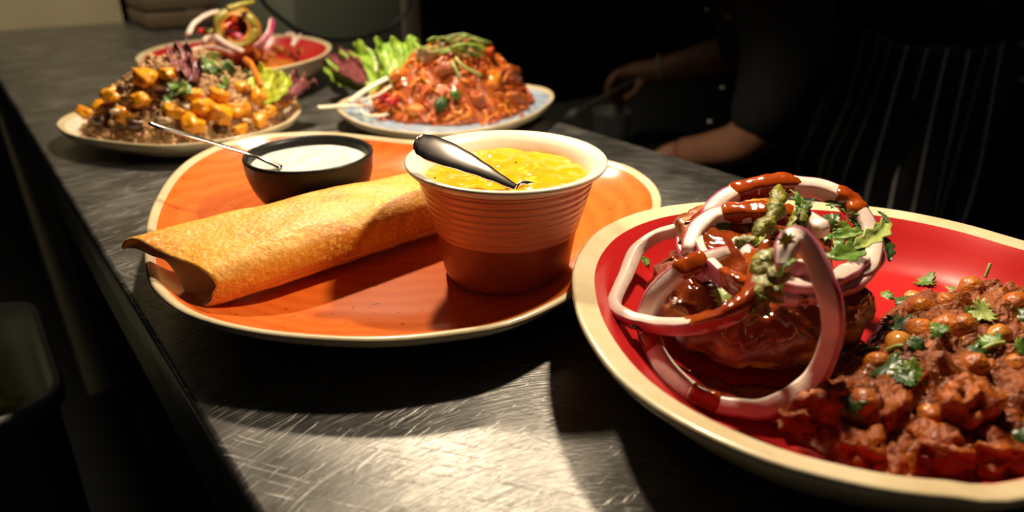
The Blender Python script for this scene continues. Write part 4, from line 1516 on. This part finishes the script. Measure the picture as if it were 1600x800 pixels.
wst = [([(497, 168, .026), (515, 167, .025), (540, 165, .024), (566, 166, .024)], 0.0030, 'white strip poking out past the left rim of the blue plate'),
       ([(545, 160, .026), (565, 145, .034), (590, 130, .042), (606, 122, .046)], 0.0032, 'broad white strip leaning from the plate rim up to the fritters'),
       ([(560, 165, .024), (570, 178, .018), (590, 181, .015), (612, 177, .014)], 0.0020, 'white strip curling on the front left of the blue plate'),
       ([(588, 112, .050), (587, 92, .060), (589, 76, .067), (600, 70, .070), (622, 70, .070), (634, 76, .068)], 0.0014, 'thin pale strip arching over the upright green lettuce'),
       ([(578, 150, .030), (580, 162, .024), (582, 172, .017)], 0.0020, 'short white strip standing beside the tomato'),
       ([(562, 158, .026), (590, 148, .032), (612, 134, .040)], 0.0020, 'white strip lying beneath the broad white strip')]
for pts, r_, lab in wst:
    tag(tube('cabbage_strip', P3(pts), r_, M['whitestrip'], rb=r_ * 0.5, n=8, up=(0.3, -0.4, 0.8)), lab, 'cabbage', G)
G = 'green scallion shreds on the fritters'
gs = random.Random(22)
for i in range(34):
    x0, y0 = gs.uniform(668, 745), gs.uniform(62, 98)
    p, nn = hit(x0, y0)
    if p is None or p.y > 1.0:
        p = at(x0, max(y0, 66), 0.086)
    a = gs.uniform(-0.5, 0.5)
    L = gs.uniform(0.018, 0.034)
    d = CR * math.cos(a) + Vector((0, 0, 0.3 * math.sin(a))) + Vector((gs.uniform(-.3, .3), gs.uniform(-.3, .3), 0))
    q = p + Vector((0, 0, 0.002 + gs.uniform(0, 0.005)))
    pts = [q - d * L / 2 - Vector((0, 0, 0.003)), q + Vector((0, 0, 0.001)), q + d * L / 2 - Vector((0, 0, 0.004))]
    tag(tube('scallion_shred', pts, gs.uniform(0.0008, 0.0014), M[['leaf', 'leaf_lt', 'lettuce'][i % 3]], n=5, sub=4), 'fine green scallion shred in the tangle on top of the fritters', 'scallion', G)
G = None
for pts, lab in [([(712, 90, .080), (722, 102, .074), (740, 112, .068), (752, 118, .064)], 'pale green scallion stalk curving down the fritters'), ([(706, 96, .078), (712, 108, .072), (718, 122, .064)], 'pale green scallion stalk left of the curved one')]:
    tag(tube('scallion_stalk', P3(pts), 0.0016, M['leaf_lt'], n=7), lab, 'scallion')
upd()

# ================================================================== CHAAT IN THE RED BOWL
gi = [(GC[0] + 0.72 * (p.x - GC[0]), GC[1] + 0.72 * (p.y - GC[1])) for p in gout]
V, F = mound_data(gi, GC, GF, 0.016, 2.5, 0.006, 60, 36, 100, 55, edge=0.2)
tag(mesh('chaat_curry', V, F, M['chickpea'], origin=(GC[0], GC[1], GF)), 'orange-brown chickpea chaat filling the red dish at the back', 'curry')
upd()
ac = at(368, 86, 0.040)
patty('fried_patty', ac + Vector((0.0, 0.01, -0.012)), 0.040, 0.034, 21, 'fried patty under the onions in the red dish at the back')
upd()
# round crisp shell standing on the patty, chutney round its mouth, red filling
sc_ = at(371, 48, 0.078)
sh = tag(empty('stuffed_puri', sc_), 'round crisp shell filled with red onion and chutney on top of the back dish', 'puri')
V, F = [], []
n, k = 40, 20
view = Vector((-0.35, -0.85, 0.25)).normalized()
qv = view.to_track_quat('Z', 'Y')
for i in range(k + 1):
    ph = 0.55 + (PI - 0.56) * i / k
    for j in range(n):
        th = 2 * PI * j / n
        p = Vector((math.sin(ph) * math.cos(th), math.sin(ph) * math.sin(th), math.cos(ph)))
        r = 0.0285 * (1 + 0.06 * mn.fractal(p * 2 + Vector((3, 0, 0)), 1, 2, 3))
        V.append(sc_ + qv @ (p * r))
for i in range(k):
    for j in range(n):
        a, b = i * n + j, i * n + (j + 1) % n
        F.append((a, a + n, b + n, b))
o = mesh('crisp_shell', V, F, M['fried_dry'], sh, origin=sc_)
so_ = o.modifiers.new('solid', 'SOLIDIFY')
so_.thickness = 0.0015
ring = []
for j in range(25):
    th = 2 * PI * j / 24
    ring.append(sc_ + qv @ Vector((0.0215 * math.cos(th), 0.0205 * math.sin(th), 0.0190 + 0.002 * math.sin(3 * th))))
v, f = tube_data(catmull(ring, 2), lambda u: 0.0045 + 0.0012 * math.sin(u * 22), None, 10)
mesh('chutney_collar', v, f, M['chutneyring'], sh, origin=ring[0])
for i in range(9):
    g = random.Random(i + 5)
    a, r_ = g.uniform(0, 6.28), g.uniform(0, 0.014)
    p = sc_ + qv @ Vector((r_ * math.cos(a), r_ * math.sin(a), 0.019))
    o = inst('filling_piece', blob_mesh('filling_piece', (0.0070, 0.005, 0.004), [M['tomato'], M['skin_on'], M['tomato'], M['carrot']][i % 4], 200 + i, 0.25, 1.5, 2, 0.3), p, (g.uniform(0, 3), g.uniform(0, 3), 0), 1.0, sh)
upd()
G = 'red onion slices on the back dish'
onion_ring(P3([(293, 55, .080), (300, 42, .088), (312, 29, .096), (328, 21, .100), (344, 19, .100)]), 'pale onion arc standing up left of the stuffed shell', 0.0024, 0.0034, skin=True, group=G, sub=5, skin_m=M['onion'])
onion_ring(P3([(398, 76, .068), (412, 64, .076), (422, 48, .086), (425, 30, .096)]), 'pink onion arc standing up right of the stuffed shell', 0.0022, 0.0036, group=G, sub=5)
onion_ring(P3([(335, 56, .076), (348, 65, .071), (362, 73, .067), (380, 80, .064)]), 'pale onion slice lying in front of the stuffed shell', 0.0030, 0.0034, group=G, sub=5, skin_m=M['onion'])
onion_ring(P3([(316, 66, .066), (330, 60, .070), (345, 70, .066), (362, 80, .061)]), 'pink onion slice at the left foot of the stuffed shell', 0.0034, 0.0040, group=G, sub=5)
onion_ring(P3([(300, 80, .058), (318, 76, .060), (340, 76, .062), (366, 84, .060)]), 'whitish onion slice lowest in front of the stuffed shell', 0.0030, 0.0034, group=G, sub=5, skin_m=M['onion'])
onion_ring(P3([(445, 56, .054), (456, 54, .056), (460, 62, .052), (457, 72, .046), (470, 54, .054)]), 'small onion slice on the right wall of the red dish', 0.0024, 0.0030, group=G, sub=5)
tag(tube('green_chilli', P3([(356, 14, .108), (368, 10, .110), (382, 6, .112), (396, 3, .113)]), lambda u: 0.0040 * (1 - 0.3 * u), M['chutneyring'], n=10), 'slim olive green chilli lying above the stuffed shell', 'chilli')
tag(inst('radish_piece', blob_mesh('radish_piece', (0.0048, 0.004, 0.0042), M['tomato'], 230, 0.12, 1.4, 3), at(315, 49, 0.078)), 'small pinkish red radish piece left of the stuffed shell', 'radish')
tag(tube('chutney_smear', P3([(318, 49, .077), (330, 50, .077), (342, 47, .077)]), 0.0038, M['chutneyring'], n=9), 'olive chutney smear between radish piece and stuffed shell', 'sauce')
for i, (px, py, s) in enumerate([(425, 88, .008), (440, 80, .009), (452, 86, .007), (468, 80, .006), (410, 92, .008), (398, 88, .009), (372, 90, .009), (430, 76, .007)]):
    put_chunk(px, py, (s, s * .85, s * .8), M['chickpea_lt'] if i == 3 else M['chickpea'], 240 + i, ['orange chickpea piece at the near right of the back dish', 'largest orange lump on the right of the back dish', 'orange lump against the right of the chaat', 'pale chickpea at the far right of the back dish', 'orange lump below the pink onion arc', 'brown-orange lump under the stuffed shell', 'orange lump at the near side of the back dish', 'orange lump behind the right of the chaat'][i], 'chickpea', 'chaat lumps in the back dish', 'chaat_lump', 0.2)
upd()
G = None
p = at(276, 243, 0.0)
ld = inst('coriander_leaf', leaf_mesh('coriander_leaf', 0.010, 0.008, M['leaf'], 3, 4, 0.3), p + Vector((0, 0, 0.003)), (0.2, -0.15, 0.6))
tag(ld, 'green coriander leaf lying on the steel counter behind the orange plate', 'herb')

# ================================================================== COOK BEHIND THE COUNTER
def skin_body(name, joints, edges, m, parent=None, sub=2, root=0):
    me = bpy.data.meshes.new(name)
    og = Vector(joints[root][0])
    me.from_pydata([tuple(Vector(j[0]) - og) for j in joints], edges, [])
    o = bpy.data.objects.new(name, me)
    link(o, parent)
    o.location = og - (parent.location if parent else Vector())
    sk = o.modifiers.new('skin', 'SKIN')
    sk.use_smooth_shade = True
    for i, j in enumerate(joints):
        v = me.skin_vertices[0].data[i]
        r = j[1]
        v.radius = (r, r) if isinstance(r, (int, float)) else r
        v.use_root = (i == root)
    s = o.modifiers.new('sub', 'SUBSURF')
    s.levels = sub
    s.render_levels = sub
    me.materials.append(m)
    return o


HIP = atd(1472, 40, 1.36)
FLOOR_Z = -0.90
FW = Vector((-0.10, 1.0, 0)).normalized()        # facing
LFT = Vector((0, 0, 1)).cross(FW)                # the cook's left, towards the counter
UPV = Vector((0, 0, 1))


def B(f, l, u):
    return HIP + FW * f + LFT * l + UPV * u


root_z = Vector((HIP.x, HIP.y, FLOOR_Z))
cook = tag(empty('person', root_z), 'cook in a black jacket and striped apron bending over a dark worktop', 'person')
L_el, L_sl, L_wr, L_kn = atd(1236, 128, 1.13), atd(1166, 226, 1.15), atd(1085, 238, 1.20), atd(1040, 246, 1.24)
R_el, R_wr, R_kn = atd(1205, 66, 1.50), atd(1030, 112, 1.52), atd(975, 116, 1.53)
chest, neck, headc = B(0.20, 0.0, 0.30), B(0.33, 0.0, 0.47), B(0.40, 0.0, 0.56)
L_sh, R_sh = B(0.28, 0.17, 0.38), B(0.28, -0.17, 0.38)
J, E_ = [], []


def j(p, r, parent=None):
    J.append((Vector(p), r))
    if parent is not None:
        E_.append((parent, len(J) - 1))
    return len(J) - 1


hip = j(HIP, 0.06)
wst_ = j(B(0.08, 0, 0.15), 0.07, hip)
chs = j(chest, 0.10, wst_)
nk = j(neck, 0.055, chs)
hd0 = j(B(0.37, 0, 0.53), 0.055, nk)
hd1 = j(B(0.41, 0, 0.60), (0.075, 0.085), hd0)
hd2 = j(B(0.43, 0, 0.68), (0.072, 0.085), hd1)
hd3 = j(B(0.44, 0, 0.73), 0.05, hd2)
# arms
ls = j(L_sh, 0.058, chs)
le = j(L_el, 0.047, ls)
lf = j(L_sl, 0.040, le)
lw = j(L_wr, 0.028, lf)
lk = j(L_kn, (0.036, 0.018), lw)
rs = j(R_sh, 0.058, chs)
re = j(R_el, 0.047, rs)
rw = j(R_wr, 0.029, re)
rm = j(atd(1003, 108, 1.525), (0.036, 0.020), rw)
rk = j(R_kn, (0.037, 0.018), rm)
# fingers of the right hand, curled down round the spoon
for k, (o1, o2, o3) in enumerate([((962, 116), (950, 134), (951, 156)), ((966, 122), (954, 142), (957, 163)), ((971, 128), (961, 148), (965, 166)), ((978, 132), (970, 150), (975, 164))]):
    dd = 1.49 + 0.022 * k
    a = j(atd(*o1, dd + 0.01), 0.0095, rk)
    b = j(atd(*o2, dd), 0.0085, a)
    j(atd(*o3, dd + 0.006), 0.0072, b)
a = j(atd(1000, 135, 1.50), 0.012, rm)
b = j(atd(990, 149, 1.485), 0.0095, a)
j(atd(974, 156, 1.480), 0.008, b)
# fingers of the left hand, below the counter's edge
ld_ = (L_kn - L_wr).normalized()
ls_ = ld_.cross(UPV).normalized()
for k in range(4):
    a = j(L_kn + ld_ * 0.03 + ls_ * (0.027 - 0.018 * k) - UPV * 0.006, 0.0092, lk)
    b = j(L_kn + ld_ * 0.055 + ls_ * (0.030 - 0.020 * k) - UPV * 0.026, 0.0082, a)
    j(L_kn + ld_ * 0.060 + ls_ * (0.030 - 0.020 * k) - UPV * 0.050, 0.0070, b)
a = j(L_wr.lerp(L_kn, 0.6) - ls_ * 0.034 - UPV * 0.01, 0.0115, lk)
b = j(L_kn - ls_ * 0.045 - UPV * 0.026, 0.0095, a)
j(L_kn + ld_ * 0.02 - ls_ * 0.040 - UPV * 0.045, 0.0080, b)
# legs
for s in (1, -1):
    a = j(B(0, 0.08 * s, -0.10), 0.060, hip)
    b = j(B(0.03, 0.10 * s, -0.44), 0.058, a)
    c = j(B(-0.02, 0.10 * s, 0) * 1.0 + Vector((0, 0, FLOOR_Z + 0.09 - HIP.z)), 0.042, b)
    d = j(B(0.06, 0.11 * s, 0) + Vector((0, 0, FLOOR_Z + 0.045 - HIP.z)), (0.040, 0.036), c)
    j(B(0.15, 0.12 * s, 0) + Vector((0, 0, FLOOR_Z + 0.036 - HIP.z)), (0.040, 0.028), d)
skin_body('body', J, E_, M['skin'], cook)
# face, hair
FD = (FW * 0.9 - UPV * 0.25).normalized()
hc = B(0.42, 0, 0.64)
for s in (1, -1):
    inst('eye', blob_mesh('eye', (0.012, 0.012, 0.010), M['eye'], 0, 0, 1, 2), hc + FD * 0.078 + LFT * 0.032 * s, (0, 0, 0), 1.0, cook)
    inst('ear', blob_mesh('ear', (0.010, 0.018, 0.028), M['skin'], 1, 0.1, 1, 2), hc + LFT * 0.078 * s - FD * 0.005, (0, 0, 0), 1.0, cook)
inst('nose', blob_mesh('nose', (0.013, 0.018, 0.024), M['skin'], 2, 0.05, 1, 2), hc + FD * 0.092 - UPV * 0.022, (0, 0, 0), 1.0, cook)
inst('mouth', blob_mesh('mouth', (0.024, 0.010, 0.007), M['tomato'], 3, 0.05, 1, 2), hc + FD * 0.080 - UPV * 0.060, (0, 0, 0), 1.0, cook)
V, F = [], []
n, k = 28, 12
for i in range(k + 1):
    ph = (PI * 0.60) * i / k
    for q in range(n):
        th = 2 * PI * q / n
        d = LFT * (math.sin(ph) * math.cos(th) * 0.090) + FW * (math.sin(ph) * math.sin(th) * 0.102) + UPV * (math.cos(ph) * 0.105)
        V.append(hc + UPV * 0.030 - FW * 0.014 + d * (1 + 0.04 * mn.noise(d * 40)))
for i in range(k):
    for q in range(n):
        a, b = i * n + q, i * n + (q + 1) % n
        F.append((a, a + n, b + n, b))
hr_ = mesh('hair', V, F, M['hair'], cook, origin=hc)
# jacket: torso and sleeves to the elbows, a bit fuller than the body
JJ, JE = [], []


def jj(p, r, parent=None):
    JJ.append((Vector(p), r))
    if parent is not None:
        JE.append((parent, len(JJ) - 1))
    return len(JJ) - 1


h0 = jj(B(0.0, 0, -0.10), 0.118)
h1 = jj(B(0.06, 0, 0.10), 0.125, h0)
h2 = jj(chest, 0.135, h1)
jj(neck, 0.068, h2)
a = jj(L_sh, 0.082, h2)
b = jj(L_el, 0.074, a)
jj(L_sl + (L_sl - L_el).normalized() * 0.004, 0.050, b)
a = jj(R_sh, 0.082, h2)
b = jj(R_el, 0.072, a)
jj(R_el.lerp(R_wr, 0.42), 0.052, b)
f1_ = jj(atd(1192, 15, 1.27), 0.085, h2)
jj(atd(1188, 135, 1.25), 0.078, f1_)
skin_body('jacket', JJ, JE, M['blackcloth'], cook)
TJ, TE = [], []
TJ.append((B(0, 0, -0.04), 0.105))
for s in (1, -1):
    i0 = len(TJ)
    TJ.append((B(0.0, 0.09 * s, -0.14), 0.088))
    TE.append((0, i0))
    TJ.append((B(0.03, 0.10 * s, -0.44), 0.078))
    TE.append((i0, i0 + 1))
    TJ.append((B(-0.02, 0.10 * s, 0) + Vector((0, 0, FLOOR_Z + 0.075 - HIP.z)), 0.062))
    TE.append((i0 + 1, i0 + 2))
skin_body('trousers', TJ, TE, M['blackcloth'], cook)
for s in (1, -1):
    inst('shoe', blob_mesh('shoe', (0.055, 0.14, 0.05), M['rubber'], 1, 0.04, 1, 3, 0.4), B(0.05, 0.115 * s, 0) + Vector((0, 0, FLOOR_Z + 0.05 - HIP.z)), (0, 0, 0.1), 1.0, cook)

# apron wrapped round the hips: folded cloth with proud stripes woven as separate bands
AH0, AH1 = 0.035, -0.52


def apron_pt(a, v, off=0.0):
    """a: angle round the body (0 = front, + = the cook's left), v: 0 waist .. 1 hem"""
    fold = 0.016 * math.sin(a * 9 + 1.5 * math.sin(v * 4)) * (0.25 + v) + 0.010 * math.sin(a * 17 + 2 * v) * v
    rx = 0.150 + 0.030 * v + fold + off
    ry = 0.116 + 0.030 * v + fold + off
    aa = a + 0.10 * v * math.sin(a * 3 + v * 3)
    top = AH0 - 0.05 * math.sin(a * 0.8)
    u = top + (AH1 - top) * v
    bunch = 0.03 * math.exp(-((v - 0.42) / 0.16) ** 2) * max(0, math.cos(a - 0.5))
    return B(math.cos(aa) * (ry + bunch), math.sin(aa) * (rx + bunch), u)


V, F = [], []
NA_, NV_ = 110, 34
a0_, a1_ = -1.9, 2.75
for i in range(NV_ + 1):
    for q in range(NA_ + 1):
        V.append(apron_pt(a0_ + (a1_ - a0_) * q / NA_, i / NV_))
for i in range(NV_):
    for q in range(NA_):
        a = i * (NA_ + 1) + q
        F.append((a, a + 1, a + NA_ + 2, a + NA_ + 1))
ap = mesh('apron', V, F, M['apron'], cook, origin=HIP)
so_ = ap.modifiers.new('solid', 'SOLIDIFY')
so_.thickness = 0.0015
so_.offset = 1
ns = 22
for k in range(ns):
    a = a0_ + 0.08 + (a1_ - a0_ - 0.16) * k / (ns - 1)
    V, F = [], []
    hw = 0.0145
    for i in range(NV_ + 1):
        for q in range(3):
            V.append(apron_pt(a + hw * (q - 1), i / NV_, 0.0026))
    for i in range(NV_):
        for q in range(2):
            b = i * 3 + q
            F.append((b, b + 1, b + 4, b + 3))
    st_ = mesh('stripe', V, F, M['stripe'], None, origin=HIP)
    st_.parent = ap
    st_.location = (0, 0, 0)
upd()
# studs on the jacket front
for px, py in [(1105, 15), (1138, 26), (1098, 105), (1129, 137), (1109, 190)]:
    p, nn = hit(px, py)
    if p is None or p.y > 1.3 or (p - CO).length > 1.8:
        p = atd(px, py, 1.16)
    inst('jacket_stud', blob_mesh('jacket_stud', (0.0042, 0.0042, 0.003), M['button'], 0, 0, 1, 2), p, (0, 0, 0), 1.0, cook)
bp_ = [R_wr + (R_wr - R_el).normalized() * 0.0 + v for v in [Vector((0, 0, 0))]]
ax = (R_wr - R_el).normalized()
s_ = ax.cross(UPV).normalized()
t_ = s_.cross(ax)
ring = [R_wr - ax * 0.006 + (s_ * math.cos(2 * PI * q / 20) + t_ * math.sin(2 * PI * q / 20)) * 0.0335 for q in range(21)]
v, f = tube_data(ring, 0.0035, 0.0025, 8)
tag(mesh('bracelet', v, f, M['button'], None, origin=R_wr), 'pale bracelet round the wrist of the cook\'s far hand', 'bracelet')
sp0, sp1 = atd(906, 170, 1.47), atd(962, 140, 1.485)
st = [(sp1 + (sp1 - sp0) * 0.5, 0.0045), (sp1, 0.0035), (sp0.lerp(sp1, 0.5), 0.0028), (sp0, 0.0035)]
spoon('serving_spoon', st, 'pale steel spoon held in the cook\'s far hand', (0, -0.3, 1), 0.0015, 0.04, 0.012, M['edge_steel'])

# dark worktop in front of the cook, tub beside the hand, cabinet with rail behind
wk = tag(empty('kitchen_worktop', (1.15, 1.1, -0.9)), 'dark kitchen worktop beyond the counter under the cook\'s hands', 'worktop')
box('table_top', (0.66, 1.75, 0.86, 1.36, -0.27, -0.23), M['darkwall'], wk, bevel=0.004)
for (x, y) in ((0.68, 0.88), (1.69, 0.88), (0.68, 1.30), (1.69, 1.30)):
    box('leg', (x, x + 0.04, y, y + 0.04, -0.90, -0.27), M['darkwall'], wk)
tb = atd(956, 186, 1.50)
tc_ = Vector((tb.x, tb.y, -0.23))
tq = tag(empty('plastic_tub', tc_), 'cloudy plastic tub under the cook\'s far hand', 'tub')
lathe('tub_wall', [(0.002, 0.0), (0.034, 0.0), (0.036, 0.002), (0.041, 0.072), (0.043, 0.075), (0.0425, 0.077), (0.040, 0.0755), (0.035, 0.004), (0.002, 0.003)], tc_, M['tub'], tq, n=40)
rk_ = tag(empty('kitchen_cabinet', (2.2, 0.55, -0.9)), 'dark kitchen cabinet with a pale rail behind the cook', 'cabinet')
box('cabinet_body', (1.95, 2.5, -0.1, 1.6, -0.90, 0.35), M['blackwall'], rk_, bevel=0.004)
rp0 = atd(1545, 126, 1.0)
hx = 1.93


def onx(px, py, x):
    d = ray(px, py)
    return CO + d * (x / d.x)


r0, r1 = onx(1540, 124, hx), onx(1680, 127, hx)
tube('rail', [r0, r0.lerp(r1, 0.5), r1], 0.006, M['button'], rk_, n=10, sub=2)
kp = onx(1599, 74, hx + 0.01)
inst('knob', blob_mesh('knob', (0.016, 0.016, 0.016), M['post'], 0, 0.02, 1, 3), kp, (0, 0, 0), 1.0, rk_)

# ================================================================== WASTE BIN LEFT OF THE COUNTER
bc = Vector((-0.155, 0.700, FLOOR_Z))
bn = tag(empty('waste_bin', bc), 'cloudy white plastic bin in the dark left of the counter', 'bin')


def rbox_prof(z, hx_, hy_, r, n=10):
    out = []
    for (cx_, cy_, a0) in ((1, 1, 0), (-1, 1, PI / 2), (-1, -1, PI), (1, -1, 1.5 * PI)):
        for k in range(n + 1):
            a = a0 + PI / 2 * k / n
            out.append(Vector((bc.x + cx_ * (hx_ - r) + r * math.cos(a), bc.y + cy_ * (hy_ - r) + r * math.sin(a), z)))
    return out


zt = -0.150
levels = [(FLOOR_Z, 0.120, 0.080, .03), (FLOOR_Z + 0.01, 0.122, 0.083, .03), (zt - 0.02, 0.147, 0.104, .035), (zt - 0.018, 0.154, 0.110, .037), (zt - 0.004, 0.156, 0.112, .037), (zt, 0.153, 0.109, .037), (zt - 0.003, 0.148, 0.104, .035), (zt - 0.02, 0.143, 0.100, .034), (zt - 0.30, 0.130, 0.090, .03)]
V, F = [], []
m_ = 44
for lv in levels:
    V += rbox_prof(*lv)
for i in range(len(levels) - 1):
    for q in range(m_):
        a, b = i * m_ + q, i * m_ + (q + 1) % m_
        F.append((a, b, b + m_, a + m_))
F.append(tuple(range(m_ - 1, -1, -1)))
F.append(tuple((len(levels) - 1) * m_ + q for q in range(m_)))
mesh('bin_shell', V, F, M['binplastic'], bn, origin=bc)
pr = random.Random(77)
pl_lab = ['pale green peel leaning at the right of the bin', 'yellowish peel in the middle of the bin', 'dark green scrap at the back of the bin', 'pale green scrap at the near side of the bin', 'olive peel at the left of the bin', 'yellow-green scrap standing against the bin corner']
for i, (x, y) in enumerate([(-0.070, 0.675), (-0.105, 0.70), (-0.09, 0.735), (-0.11, 0.665), (-0.17, 0.70), (-0.068, 0.72)]):
    o = inst('vegetable_peel', blob_mesh('vegetable_peel', (0.036, 0.024, 0.014), M['peel'], 300 + i, 0.35, 1.6, 3), Vector((x, y, zt - 0.075 + 0.012 * (i % 3))), (pr.uniform(-.9, .9), pr.uniform(-.9, .9), pr.uniform(0, 3)))
    tag(o, pl_lab[i], 'peel', 'vegetable peel in the bin')
fl = []
V, F = mound_data([p for p in rbox_prof(0, 0.136, 0.095, .03)], (bc.x, bc.y), zt - 0.13, 0.03, 2, 0.02, 25, 16, 44, 3)
tag(mesh('bin_waste', V, F, M['peel'], origin=(bc.x, bc.y, zt - 0.12)), 'mixed green and yellow vegetable waste filling the bin', 'waste', kind='stuff')
